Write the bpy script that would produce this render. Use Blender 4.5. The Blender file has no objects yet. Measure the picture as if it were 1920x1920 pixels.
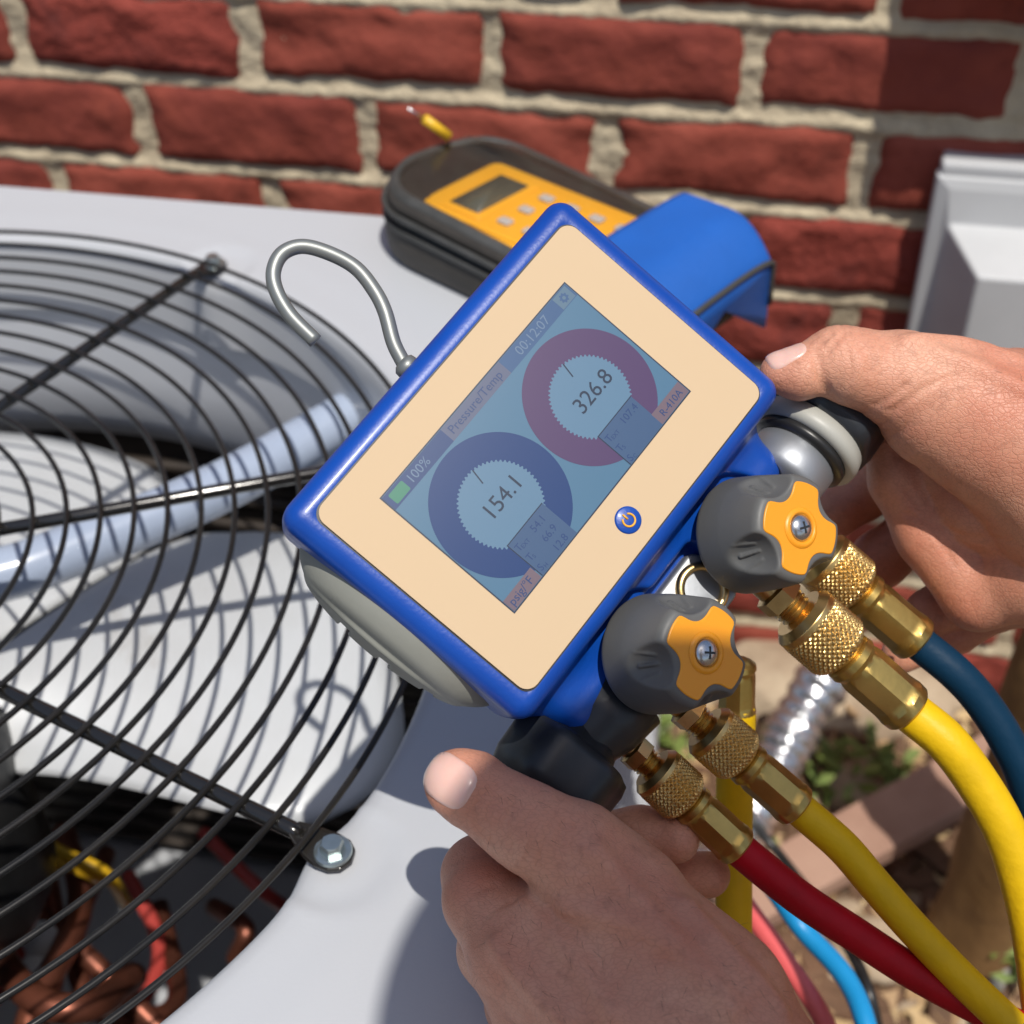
import bpy, bmesh, math, random
import numpy as np
from mathutils import Vector, noise
random.seed(4); rng = np.random.default_rng(4)
A = np.array
S = bpy.context.scene
COL = S.collection
# ------------------------------------------------------------------ camera, world, sun, exposure
# the scene is laid out in centimetres (X along the wall, Y towards it, Z up, 0 = top of the unit) and written in metres
F = 2600.0; TILT = math.radians(40.1); ROLL = math.radians(1.6); YAW = math.radians(12.5); HC = 38.2
def _cam():
    ct, st = math.cos(TILT), math.sin(TILT)
    f = A([0, ct, -st]); r0 = A([1., 0, 0]); d0 = A([0, -st, -ct])
    r = math.cos(ROLL)*r0 + math.sin(ROLL)*d0; d = -math.sin(ROLL)*r0 + math.cos(ROLL)*d0
    c, s = math.cos(YAW), math.sin(YAW)
    M = A([[c, -s, 0], [s, c, 0], [0, 0, 1]])
    return M@r, M@d, M@f
CR, CD, CW = _cam(); CP = A([0, 0, HC])
from mathutils import Matrix
cam = bpy.data.cameras.new('camera'); camo = bpy.data.objects.new('camera', cam); COL.objects.link(camo)
m = Matrix.Identity(4)
for i in range(3): m[i][0] = CR[i]; m[i][1] = -CD[i]; m[i][2] = -CW[i]; m[i][3] = CP[i]*.01
camo.matrix_world = m
cam.sensor_width = 36; cam.lens = F/1920*36; cam.clip_start = .02; cam.clip_end = 300
cam.dof.use_dof = True; cam.dof.focus_distance = .385; cam.dof.aperture_fstop = 14
S.camera = camo
LS = A([-.22, .36, -1.]); LS /= np.linalg.norm(LS)          # direction the sunlight travels
w = bpy.data.worlds.new('World'); S.world = w; w.use_nodes = True
nt = w.node_tree; bg = nt.nodes['Background']; sk = nt.nodes.new('ShaderNodeTexSky'); sk.sky_type = 'NISHITA'
sk.dust_density = 1.6; sk.ozone_density = .7; sk.sun_disc = False; sk.sun_elevation = math.asin(-LS[2]); sk.sun_rotation = math.atan2(-LS[0], -LS[1])
nt.links.new(sk.outputs[0], bg.inputs[0]); bg.inputs[1].default_value = .105
sl = bpy.data.lights.new('sun', 'SUN'); sl.energy = 3.85; sl.angle = math.radians(.53); sl.color = (1, .95, .87)
slo = bpy.data.objects.new('sun', sl); COL.objects.link(slo); slo.rotation_euler = Vector(LS).to_track_quat('-Z', 'Y').to_euler()
slo.location = (0.4, -.5, 3)
S.view_settings.view_transform = 'Standard'; S.view_settings.look = 'None'; S.view_settings.gamma = 1
S.view_settings.exposure = 0; S.view_settings.use_curve_mapping = False
# ------------------------------------------------------------------ placing helpers
def ray(x, y): return CW + CR*(x-960)/F + CD*(y-960)/F
def atz(x, y, z): return CP + ray(x, y)*z                   # point at a distance along the view
def onZ(x, y, Z=0):
    v = ray(x, y); return CP + v*((Z-HC)/v[2])
def onY(x, y, Y):
    v = ray(x, y); return CP + v*(Y/v[1])
def nrm(v): v = A(v, float); return v/np.linalg.norm(v)
# ------------------------------------------------------------------ materials
def srgb(r, g, b):
    f = lambda c: (c/255/12.92 if c <= 10 else ((c/255+.055)/1.055)**2.4)
    return (f(r), f(g), f(b), 1)
def mat(name, col, rough=.5, metal=0, col2=None, nscale=8, bump=0, bscale=60, spec=.5, coat=0, sss=0, detail=4, bdist=.001, dark=None, dscale=3, dthr=(.55,.7), sssr=(.4,.15,.08), trans=0, vor=0):
    m = bpy.data.materials.new(name); m.use_nodes = True; t = m.node_tree; N = t.nodes; L = t.links
    p = N['Principled BSDF']; tc = N.new('ShaderNodeTexCoord')
    c4 = lambda c: tuple(c)+(1,) if len(c) == 3 else tuple(c)
    p.inputs['Base Color'].default_value = c4(col); p.inputs['Roughness'].default_value = rough
    p.inputs['Metallic'].default_value = metal; p.inputs['Specular IOR Level'].default_value = spec
    p.inputs['Coat Weight'].default_value = coat; p.inputs['Coat Roughness'].default_value = .15
    if trans: p.inputs['Transmission Weight'].default_value = trans
    if sss:
        p.inputs['Subsurface Weight'].default_value = sss; p.inputs['Subsurface Radius'].default_value = sssr; p.inputs['Subsurface Scale'].default_value = .008
    out = None
    if col2 is not None:
        n = N.new('ShaderNodeTexNoise'); n.inputs['Scale'].default_value = nscale; n.inputs['Detail'].default_value = detail; n.inputs['Roughness'].default_value = .6
        L.new(tc.outputs['Object'], n.inputs['Vector'])
        r = N.new('ShaderNodeValToRGB'); r.color_ramp.elements[0].position = .35; r.color_ramp.elements[1].position = .65
        r.color_ramp.elements[0].color = c4(col); r.color_ramp.elements[1].color = c4(col2)
        L.new(n.outputs[0], r.inputs[0]); out = r.outputs[0]
    if dark is not None:
        n = N.new('ShaderNodeTexNoise'); n.inputs['Scale'].default_value = dscale; n.inputs['Detail'].default_value = 6; n.inputs['Roughness'].default_value = .7
        L.new(tc.outputs['Object'], n.inputs['Vector'])
        r = N.new('ShaderNodeMapRange'); r.inputs[1].default_value = dthr[0]; r.inputs[2].default_value = dthr[1]
        L.new(n.outputs[0], r.inputs[0])
        mx = N.new('ShaderNodeMix'); mx.data_type = 'RGBA'
        L.new(r.outputs[0], mx.inputs[0]); mx.inputs[7].default_value = c4(dark)
        if out: L.new(out, mx.inputs[6])
        else: mx.inputs[6].default_value = c4(col)
        out = mx.outputs[2]
    if out: L.new(out, p.inputs['Base Color'])
    if bump:
        if vor:
            n = N.new('ShaderNodeTexVoronoi'); n.inputs['Scale'].default_value = bscale
        else:
            n = N.new('ShaderNodeTexNoise'); n.inputs['Scale'].default_value = bscale; n.inputs['Detail'].default_value = 5
        L.new(tc.outputs['Object'], n.inputs['Vector'])
        b = N.new('ShaderNodeBump'); b.inputs['Strength'].default_value = bump; b.inputs['Distance'].default_value = bdist
        L.new(n.outputs[0], b.inputs['Height']); L.new(b.outputs[0], p.inputs['Normal'])
    return m
M = {}
M['paint'] = mat('unit_grey_paint', (.49,.505,.535), .36, col2=(.475,.495,.525), nscale=3, bump=.15, bscale=700, bdist=.0003, dark=(.40,.42,.46), dscale=9, dthr=(.62,.8))
M['shroud'] = mat('shroud_metal', (.60,.62,.66), .5, col2=(.54,.56,.60), nscale=6, bump=.1, bscale=80)
M['blade'] = mat('fan_blade_metal', (.56,.58,.60), .42, .1, col2=(.50,.51,.52), nscale=9, bump=.12, bscale=50, dark=(.3,.27,.23), dscale=7, dthr=(.6,.8))
M['wire'] = mat('black_coated_wire', (.010,.0095,.009), .30, coat=.2, col2=(.018,.016,.014), nscale=40, bump=.12, bscale=220, bdist=.0003, dark=(.035,.03,.026), dscale=60, dthr=(.68,.8), spec=.35)
M['bar'] = mat('glossy_black_bar', (.012,.011,.010), .16, coat=.6, bump=.1, bscale=200, bdist=.0003)
M['zinc'] = mat('zinc_bolt', (.55,.62,.62), .28, .9, col2=(.42,.48,.48), nscale=90, bump=.15, bscale=300, bdist=.0004)
M['coil'] = mat('coil_fins', (.035,.03,.027), .5, .3, col2=(.07,.055,.045), nscale=20)
M['black'] = mat('black_enamel', (.012,.012,.013), .35, col2=(.03,.03,.03), nscale=15)
M['copper'] = mat('copper_tube', (.30,.10,.06), .4, .7, col2=(.16,.06,.04), nscale=25)
M['cupink'] = mat('red_sleeve', (.45,.06,.05), .4)
M['ywire'] = mat('yellow_wire', (.75,.45,.02), .4)
M['white'] = mat('white_label', (.75,.75,.73), .5)
M['conduit'] = mat('pale_blue_conduit', (.40,.47,.60), .25, col2=(.34,.40,.52), nscale=14, coat=.3)
M['blue'] = mat('blue_plastic', (.003,.065,.38), .38, coat=.12, col2=(.002,.052,.33), nscale=30, bump=.35, bscale=900, bdist=.0002, spec=.45)
M['beige'] = mat('beige_faceplate', srgb(202,177,144), .55, spec=.2)
M['rubber'] = mat('grey_rubber', (.125,.125,.12), .5, col2=(.105,.106,.104), nscale=30, bump=.2, bscale=500, bdist=.0002)
M['endrub'] = mat('end_cap_rubber', (.26,.265,.235), .5, col2=(.23,.235,.205), nscale=25, bump=.25, bscale=600, bdist=.0002)
M['orange'] = mat('orange_plastic', (.85,.33,.015), .38, bump=.1, bscale=600, bdist=.0002, sss=.1)
M['steel'] = mat('brushed_steel', (.62,.64,.66), .25, .95, col2=(.5,.52,.54), nscale=120, bump=.15, bscale=350, bdist=.0003)
M['hook'] = mat('hook_steel', (.24,.255,.25), .45, .6, col2=(.27,.28,.27), nscale=50, bump=.15, bscale=250, bdist=.0003)
M['alu'] = mat('satin_aluminium', (.38,.40,.43), .5, .75, bump=.2, bscale=500, bdist=.0002)
M['darkpl'] = mat('black_plastic', (.018,.021,.026), .38, col2=(.03,.033,.04), nscale=30, bump=.2, bscale=400, bdist=.0003)
M['greyring'] = mat('light_grey_plastic', (.42,.42,.38), .45)
M['brass'] = mat('brass', (.76,.55,.25), .30, 1, col2=(.66,.46,.19), nscale=45, bump=.2, bscale=260, bdist=.0003, dark=(.42,.24,.08), dscale=50, dthr=(.6,.85))
M['knurl'] = mat('knurled_brass', (.72,.50,.20), .34, 1)
M['brassd'] = mat('crimped_brass', (.60,.42,.13), .33, .95, col2=(.45,.32,.10), nscale=60, bump=.25, bscale=220, bdist=.0004, dark=(.22,.14,.06), dscale=60, dthr=(.62,.8))
M['hred'] = mat('red_hose_rubber', (.46,.003,.014), .5, spec=.25, bump=.4, bscale=420, bdist=.0004, col2=(.34,.003,.01), nscale=50)
M['hyel'] = mat('yellow_hose_rubber', (.80,.50,.006), .48, spec=.28, bump=.55, bscale=300, bdist=.0005, col2=(.66,.42,.007), nscale=40, dark=(.45,.30,.01), dscale=70, dthr=(.68,.76))
M['hblue'] = mat('blue_hose_rubber', (.002,.030,.07), .5, spec=.25, bump=.4, bscale=420, bdist=.0004)
M['hblue2'] = mat('light_blue_hose_rubber', (.01,.28,.62), .4, bump=.3, bscale=300, bdist=.0004)
M['hpink'] = mat('pale_red_hose_rubber', (.75,.12,.12), .4, bump=.3, bscale=300, bdist=.0004)
M['mortar'] = mat('mortar', (.62,.53,.37), .9, col2=(.48,.40,.28), nscale=30, bump=.9, bscale=120, bdist=.004, dark=(.30,.26,.2), dscale=22, dthr=(.62,.8), spec=.2)
M['brick'] = mat('red_brick', (.31,.062,.044), .85, col2=(.225,.044,.032), nscale=16, bump=1, bscale=90, bdist=.004, dark=(.13,.03,.025), dscale=26, dthr=(.52,.72), spec=.25)
M['brick2'] = mat('orange_red_brick', (.34,.082,.055), .85, col2=(.27,.055,.036), nscale=14, bump=.9, bscale=60, bdist=.003, dark=(.2,.045,.03), dscale=22, dthr=(.5,.7), spec=.25)
M['brick3'] = mat('dark_red_brick', (.215,.045,.034), .85, col2=(.31,.07,.045), nscale=12, bump=.9, bscale=60, bdist=.003, dark=(.10,.022,.02), dscale=10, dthr=(.56,.8), spec=.25)
M['boxgrey'] = mat('grey_enclosure', (.56,.57,.58), .5, col2=(.50,.51,.52), nscale=8, bump=.15, bscale=250, bdist=.0004)
M['soil'] = mat('soil', (.20,.13,.08), .95, col2=(.09,.06,.035), nscale=14, bump=1, bscale=40, bdist=.01, dark=(.05,.035,.025), dscale=9, dthr=(.5,.62), spec=.2)
M['bark'] = mat('bark', (.10,.055,.03), .85, col2=(.17,.09,.05), nscale=15)
M['leaf1'] = mat('dry_leaf', (.50,.34,.18), .7, col2=(.38,.24,.12), nscale=20)
M['leaf2'] = mat('straw_leaf', (.62,.47,.26), .7, col2=(.45,.30,.14), nscale=20)
M['green'] = mat('weed_green', (.10,.16,.03), .6, col2=(.20,.25,.06), nscale=30)
M['stone'] = mat('pale_stone', (.50,.40,.28), .85, col2=(.34,.25,.17), nscale=18, bump=.6, bscale=60, bdist=.004)
M['wood'] = mat('weathered_board', (.42,.26,.19), .8, col2=(.33,.19,.135), nscale=12, bump=.6, bscale=50, bdist=.003)
M['post'] = mat('brown_post_wood', (.26,.14,.045), .75, col2=(.19,.10,.035), nscale=12, bump=.6, bscale=50, bdist=.003)
M['pipeg'] = mat('grey_pipe', (.42,.40,.37), .5, col2=(.36,.34,.31), nscale=12)
M['foil'] = mat('silver_flexible_duct', (.72,.73,.75), .22, .9, bump=.8, bscale=45, bdist=.006, col2=(.6,.6,.62), nscale=20)
M['nylon'] = mat('black_nylon_fabric', (.035,.030,.025), .62, col2=(.05,.043,.036), nscale=30, bump=.6, bscale=600, bdist=.0006)
M['binding'] = mat('pouch_binding', (.07,.07,.068), .55, col2=(.045,.045,.042), nscale=30, bump=.7, bscale=400, bdist=.0008)
M['bluefab'] = mat('blue_nylon_fabric', (.010,.12,.50), .55, col2=(.008,.10,.42), nscale=10, bump=.5, bscale=500, bdist=.0006)
M['meter'] = mat('yellow_meter_plastic', (.85,.42,.03), .42)
M['lcd'] = mat('dark_lcd', (.10,.105,.085), .3)
M['mbtn'] = mat('pale_buttons', (.45,.46,.48), .5)
M['silver'] = mat('white_gloss', (.8,.82,.85), .12, coat=.5)
M['nail'] = mat('nail', (.80,.52,.44), .28, coat=.3, col2=(.76,.46,.38), nscale=60, sss=.25)
# skin: mottled, veined, with fine wrinkle relief
def skin(name, base, red, dark):
    m = mat(name, base, .46, col2=red, nscale=26, spec=.4, sss=.15, detail=8)
    t = m.node_tree; N = t.nodes; L = t.links; p = N['Principled BSDF']; tc = N.new('ShaderNodeTexCoord')
    src = p.inputs['Base Color'].links[0].from_socket
    def noise_(sc, det=5, vec=None):
        n = N.new('ShaderNodeTexNoise'); n.inputs['Scale'].default_value = sc; n.inputs['Detail'].default_value = det
        L.new(vec or tc.outputs['Object'], n.inputs['Vector']); return n.outputs[0]
    def rng_(s, a, b, c, d):
        r = N.new('ShaderNodeMapRange'); r.inputs[1].default_value = a; r.inputs[2].default_value = b; r.inputs[3].default_value = c; r.inputs[4].default_value = d
        L.new(s, r.inputs[0]); return r.outputs[0]
    mx = N.new('ShaderNodeMix'); mx.data_type = 'RGBA'; L.new(rng_(noise_(240, 4), .56, .76, 0, .36), mx.inputs[0])
    L.new(src, mx.inputs[6]); mx.inputs[7].default_value = dark+(1,)
    v = N.new('ShaderNodeTexVoronoi'); v.inputs['Scale'].default_value = 75
    nz = noise_(30, 3); va = N.new('ShaderNodeVectorMath'); va.operation = 'ADD'
    L.new(tc.outputs['Object'], va.inputs[0]); 
    sc = N.new('ShaderNodeVectorMath'); sc.operation = 'SCALE'; sc.inputs[3].default_value = .006
    nc = N.new('ShaderNodeTexNoise'); nc.inputs['Scale'].default_value = 90; L.new(tc.outputs['Object'], nc.inputs['Vector'])
    L.new(nc.outputs[1], sc.inputs[0]); L.new(sc.outputs[0], va.inputs[1])
    mp = N.new('ShaderNodeMapping'); mp.inputs['Rotation'].default_value = (.3, .5, .7); mp.inputs['Scale'].default_value = (1, 2.6, 1.6)
    L.new(va.outputs[0], mp.inputs[0])
    v.feature = 'DISTANCE_TO_EDGE'; v.inputs['Scale'].default_value = 420; L.new(mp.outputs[0], v.inputs['Vector'])
    v2 = N.new('ShaderNodeTexVoronoi'); v2.feature = 'DISTANCE_TO_EDGE'; v2.inputs['Scale'].default_value = 900; L.new(va.outputs[0], v2.inputs['Vector'])
    a = N.new('ShaderNodeMath'); a.operation = 'ADD'; L.new(rng_(v.outputs[0], 0, .12, 0, 1), a.inputs[0]); L.new(rng_(v2.outputs[0], 0, .15, 0, .45), a.inputs[1])
    b2 = N.new('ShaderNodeMath'); b2.operation = 'ADD'; L.new(a.outputs[0], b2.inputs[0]); L.new(rng_(noise_(110, 4), .3, .7, 0, 1.6), b2.inputs[1])
    b = N.new('ShaderNodeBump'); b.inputs['Strength'].default_value = .36; b.inputs['Distance'].default_value = .00022
    L.new(b2.outputs[0], b.inputs['Height']); L.new(b.outputs[0], p.inputs['Normal'])
    # occlusion shade painted as darker red into the wrinkle furrows
    mx2 = N.new('ShaderNodeMix'); mx2.data_type = 'RGBA'; L.new(rng_(v.outputs[0], 0, .10, .26, 0), mx2.inputs[0])
    L.new(mx.outputs[2], mx2.inputs[6]); mx2.inputs[7].default_value = dark+(1,)
    L.new(mx2.outputs[2], p.inputs['Base Color'])
    return m
M['skin'] = skin('skin', (.70,.36,.24), (.58,.225,.14), (.30,.12,.075))
def clear():
    m = bpy.data.materials.new('clear_vinyl'); m.use_nodes = True; t = m.node_tree; t.nodes.clear()
    o = t.nodes.new('ShaderNodeOutputMaterial'); mx = t.nodes.new('ShaderNodeMixShader'); tr = t.nodes.new('ShaderNodeBsdfTransparent'); g = t.nodes.new('ShaderNodeBsdfGlossy')
    g.inputs['Roughness'].default_value = .22; f = t.nodes.new('ShaderNodeFresnel'); f.inputs[0].default_value = 1.5; tr.inputs[0].default_value = (.93,.94,.94,1)
    t.links.new(f.outputs[0], mx.inputs[0]); t.links.new(tr.outputs[0], mx.inputs[1]); t.links.new(g.outputs[0], mx.inputs[2]); t.links.new(mx.outputs[0], o.inputs[0])
    return m
M['clear'] = clear()
def flat(name, r, g, b, emit=.0):
    m = mat(name, srgb(r, g, b), .3, spec=.5)
    if emit: p = m.node_tree.nodes['Principled BSDF']; p.inputs['Emission Color'].default_value = srgb(r, g, b); p.inputs['Emission Strength'].default_value = emit
    return m
# ------------------------------------------------------------------ object helpers
def thing(name, label, cat, loc, group=None):
    o = bpy.data.objects.new(name, None); COL.objects.link(o); o.empty_display_size = .02
    o.location = A(loc, float)*.01; o['label'] = label; o['category'] = cat
    if group: o['group'] = group
    o['_b'] = [float(v) for v in loc]
    return o
def base(p): return A(list(p['_b'])) if p is not None and '_b' in p else A([0., 0, 0])
def obj(name, vf, m, parent=None, smooth=True, label=None, cat=None, kind=None, group=None, bevel=0, seg=2, flatang=None):
    v, f = vf; b = base(parent)
    me = bpy.data.meshes.new(name); me.from_pydata(((A(v, float)-b)*.01).tolist(), [], [tuple(int(i) for i in q) for q in f]); me.update()
    o = bpy.data.objects.new(name, me); COL.objects.link(o)
    if m is not None: me.materials.append(M[m] if isinstance(m, str) else m)
    if smooth: me.polygons.foreach_set('use_smooth', [True]*len(me.polygons))
    if flatang: me.set_sharp_from_angle(angle=math.radians(flatang))
    if parent is not None: o.parent = parent; o['_b'] = list(b)
    if bevel:
        md = o.modifiers.new('bevel', 'BEVEL'); md.width = bevel*.01; md.segments = seg; md.limit_method = 'ANGLE'; md.angle_limit = .6
    if label: o['label'] = label
    if cat: o['category'] = cat
    if kind: o['kind'] = kind
    if group: o['group'] = group
    return o
def join(*parts):
    V = []; Fc = []; n = 0
    for v, f in parts:
        V.append(A(v, float)); Fc += [tuple(i+n for i in q) for q in f]; n += len(v)
    return np.vstack(V), Fc
def frame(ax, up=None):
    z = nrm(ax); u = A([0, 0, 1.]) if up is None else A(up, float)
    if abs(z@nrm(u)) > .98: u = A([1., 0, 0]) if abs(z[0]) < .9 else A([0, 1., 0])
    x = nrm(np.cross(u, z)); y = np.cross(z, x); return x, y, z
def lathe(prof, o, ax, seg=32, up=None, rf=None, close=True):
    """prof: (radius, height) pairs; rf(angle array, r, h) may modulate the radius"""
    x, y, z = frame(ax, up); a = np.arange(seg)*2*np.pi/seg; V = []; Fc = []
    for r, h in prof:
        rr = rf(a, r, h) if rf else np.full(seg, r)
        V.append(A(o)+np.outer(rr*np.cos(a), x)+np.outer(rr*np.sin(a), y)+z*h)
    for i in range(len(prof)-1):
        for j in range(seg):
            k = (j+1) % seg; Fc.append((i*seg+j, i*seg+k, (i+1)*seg+k, (i+1)*seg+j))
    if close:
        if prof[0][0] > 1e-4: Fc.append(tuple(range(seg))[::-1])
        if prof[-1][0] > 1e-4: Fc.append(tuple((len(prof)-1)*seg+j for j in range(seg)))
    return np.vstack(V), Fc
def spline(P, n):
    P = [A(p, float) for p in P]; P = [2*P[0]-P[1]]+P+[2*P[-1]-P[-2]]; out = []
    m_ = len(P)-3
    for s in np.linspace(0, m_, n):
        i = min(int(s), m_-1); t = s-i; a, b, c, d = P[i:i+4]
        out.append(.5*((2*b)+(-a+c)*t+(2*a-5*b+4*c-d)*t*t+(-a+3*b-3*c+d)*t**3))
    return A(out)
def tube(P, r, seg=12, closed=False, caps=True):
    P = A(P, float); n = len(P); r = np.broadcast_to(A(r, float), (n,))
    T = np.roll(P, -1, 0)-np.roll(P, 1, 0) if closed else np.gradient(P, axis=0)
    T /= np.linalg.norm(T, axis=1)[:, None]
    u = frame(T[0])[0]; V = []; a = np.arange(seg)*2*np.pi/seg
    for i in range(n):
        u = u-T[i]*(u@T[i]); u = nrm(u); w_ = np.cross(T[i], u)
        V.append(P[i]+r[i]*(np.outer(np.cos(a), u)+np.outer(np.sin(a), w_)))
    Fc = []
    for i in range(n if closed else n-1):
        i2 = (i+1) % n
        for j in range(seg): k = (j+1) % seg; Fc.append((i*seg+j, i*seg+k, i2*seg+k, i2*seg+j))
    if caps and not closed: Fc.append(tuple(range(seg))[::-1]); Fc.append(tuple((n-1)*seg+j for j in range(seg)))
    return np.vstack(V), Fc
def box(lo, hi, R=None, o=(0, 0, 0)):
    v = A([[x, y, z] for z in (lo[2], hi[2]) for y in (lo[1], hi[1]) for x in (lo[0], hi[0])], float)
    f = [(0,2,3,1), (4,5,7,6), (0,1,5,4), (2,6,7,3), (0,4,6,2), (1,3,7,5)]
    if R is not None: v = v@A(R)+A(o)
    else: v = v+A(o)
    return v, f
def prism(poly, z0, z1, R=None, o=(0, 0, 0)):
    n = len(poly); v = A([[p[0], p[1], z0] for p in poly]+[[p[0], p[1], z1] for p in poly], float)
    f = [tuple(range(n))[::-1], tuple(range(n, 2*n))]+[(i, (i+1) % n, n+(i+1) % n, n+i) for i in range(n)]
    if R is not None: v = v@A(R)+A(o)
    else: v = v+A(o)
    return v, f
def rrect(x0, x1, y0, y1, r, k=6):
    P = []
    for cx, cy, a0 in ((x1-r, y1-r, 0), (x0+r, y1-r, 90), (x0+r, y0+r, 180), (x1-r, y0+r, 270)):
        for i in range(k+1): a = math.radians(a0+90*i/k); P.append((cx+r*math.cos(a), cy+r*math.sin(a)))
    return P
def loft(secs):
    """secs: list of equal-length closed 3-D rings"""
    n = len(secs[0]); V = np.vstack(secs); Fc = []
    for i in range(len(secs)-1):
        for j in range(n): k = (j+1) % n; Fc.append((i*n+j, i*n+k, (i+1)*n+k, (i+1)*n+j))
    Fc.append(tuple(range(n))[::-1]); Fc.append(tuple((len(secs)-1)*n+j for j in range(n)))
    return V, Fc
# ---- implicit surfaces (surface nets over a signed distance function, vertices projected on to it)
def nets(f, lo, hi, h, B=8):
    lo = A(lo, float); hi = A(hi, float)
    nb = np.ceil((hi-lo)/h/B).astype(int); n = nb*B+1
    bc = np.stack(np.meshgrid(*[np.arange(k) for k in nb], indexing='ij'), -1).reshape(-1, 3)
    cen = lo+(bc*B+B/2)*h; d = f(cen); act = bc[np.abs(d) < B*h*1.15]
    V = np.full(tuple(n), 9., np.float32)
    ins = bc[d <= -B*h*1.15]
    for b in ins: V[b[0]*B:b[0]*B+B+1, b[1]*B:b[1]*B+B+1, b[2]*B:b[2]*B+B+1] = -9
    g = np.stack(np.meshgrid(*[np.arange(B+1)]*3, indexing='ij'), -1).reshape(-1, 3)
    for s in range(0, len(act), 400):
        idx = (act[s:s+400, None, :]*B+g[None]).reshape(-1, 3)
        V[idx[:, 0], idx[:, 1], idx[:, 2]] = f(lo+idx*h)
    neg = V < 0
    c = np.zeros(tuple(n-1), np.uint8)
    for a in (0, 1):
        for b in (0, 1):
            for e in (0, 1): c += neg[a:n[0]-1+a, b:n[1]-1+b, e:n[2]-1+e]
    ci = np.argwhere((c > 0) & (c < 8)); vid = np.full(tuple(n-1), -1, np.int32); vid[ci[:, 0], ci[:, 1], ci[:, 2]] = np.arange(len(ci))
    P = np.zeros((len(ci), 3)); cnt = np.zeros(len(ci))
    for ax in range(3):
        o1, o2 = [k for k in range(3) if k != ax]
        for a in (0, 1):
            for b in (0, 1):
                off = np.zeros(3, int); off[o1] = a; off[o2] = b; p0 = ci+off; p1 = p0.copy(); p1[:, ax] += 1
                v0 = V[p0[:, 0], p0[:, 1], p0[:, 2]]; v1 = V[p1[:, 0], p1[:, 1], p1[:, 2]]; k = (v0 < 0) != (v1 < 0)
                t = np.where(k, v0/np.where(k, v0-v1, 1), 0); q = p0.astype(float); q[:, ax] += t
                P[k] += q[k]; cnt += k
    P = lo+P/cnt[:, None]*h
    Q = []
    for ax in range(3):
        o1, o2 = (ax+1) % 3, (ax+2) % 3
        s0 = [slice(1, n[k]-1) for k in range(3)]; s0[ax] = slice(0, n[ax]-1); s1 = list(s0); s1[ax] = slice(1, n[ax])
        a = neg[tuple(s0)]; b = neg[tuple(s1)]
        for sgn, kk in ((1, a & ~b), (-1, ~a & b)):
            e = np.argwhere(kk); add = np.ones(3, int); add[ax] = 0; e = e+add
            def vv(da, db): q = e.copy(); q[:, o1] -= da; q[:, o2] -= db; return vid[q[:, 0], q[:, 1], q[:, 2]]
            quad = np.stack([vv(0, 0), vv(1, 0), vv(1, 1), vv(0, 1)], 1)
            Q.append(quad if sgn > 0 else quad[:, ::-1])
    Q = np.vstack(Q); Q = Q[(Q >= 0).all(1)]
    e = h*.3
    for _ in range(2):
        d = f(P); G = np.stack([f(P+np.eye(3)[k]*e)-f(P-np.eye(3)[k]*e) for k in range(3)], 1)/(2*e)
        g2 = (G**2).sum(1)+1e-3; P = P-G*(np.clip(d/g2, -h*.6, h*.6))[:, None]
    return P, Q
def netobj(name, vf, m, parent, **k):
    v, q = vf; b = base(parent); me = bpy.data.meshes.new(name)
    me.vertices.add(len(v)); me.vertices.foreach_set('co', ((v-b)*.01).astype(np.float32).ravel())
    me.loops.add(len(q)*4); me.loops.foreach_set('vertex_index', q.astype(np.int32).ravel())
    me.polygons.add(len(q)); me.polygons.foreach_set('loop_start', np.arange(len(q), dtype=np.int32)*4)
    me.polygons.foreach_set('use_smooth', [True]*len(q)); me.update(calc_edges=True); me.validate()
    o = bpy.data.objects.new(name, me); COL.objects.link(o); me.materials.append(M[m] if isinstance(m, str) else m)
    if parent is not None: o.parent = parent; o['_b'] = list(b)
    for kk, vv in k.items(): o[kk] = vv
    return o
def smin(a, b, k):
    h = np.maximum(k-np.abs(a-b), 0)/k; return np.minimum(a, b)-h*h*k*.25
def smax(a, b, k): return -smin(-a, -b, k)
def cap(p, a, b, ra, rb):
    a = A(a, float); b = A(b, float); ba = b-a; L2 = max(ba@ba, 1e-6); t = np.clip((p-a)@ba/L2, 0, 1)
    q = p-a-t[:, None]*ba; return np.sqrt((q*q).sum(1))-(ra+(rb-ra)*t)
def rbox(p, c, hs, r):
    q = np.abs(p-A(c))-(A(hs)-r); return np.linalg.norm(np.maximum(q, 0), axis=1)+np.minimum(q.max(1), 0)-r
def text(s, size, at, X, Y, m, parent, name='lettering', depth=.004, cent=False):
    c = bpy.data.curves.new(name, 'FONT'); c.body = s; c.size = size; c.resolution_u = 3
    if cent: c.align_x = 'CENTER'; c.align_y = 'CENTER'
    t = bpy.data.objects.new(name, c); COL.objects.link(t)
    dg = bpy.context.evaluated_depsgraph_get(); me = bpy.data.meshes.new_from_object(t.evaluated_get(dg))
    co = A([v.co[:] for v in me.vertices]); fs = [tuple(p.vertices) for p in me.polygons]
    bpy.data.objects.remove(t); X = A(X); Y = A(Y); N_ = np.cross(X, Y)
    v = A(at)+np.outer(co[:, 0], X)+np.outer(co[:, 1], Y)+N_*depth
    return obj(name, (v, fs), m, parent, smooth=False)
GZ = -64.
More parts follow.
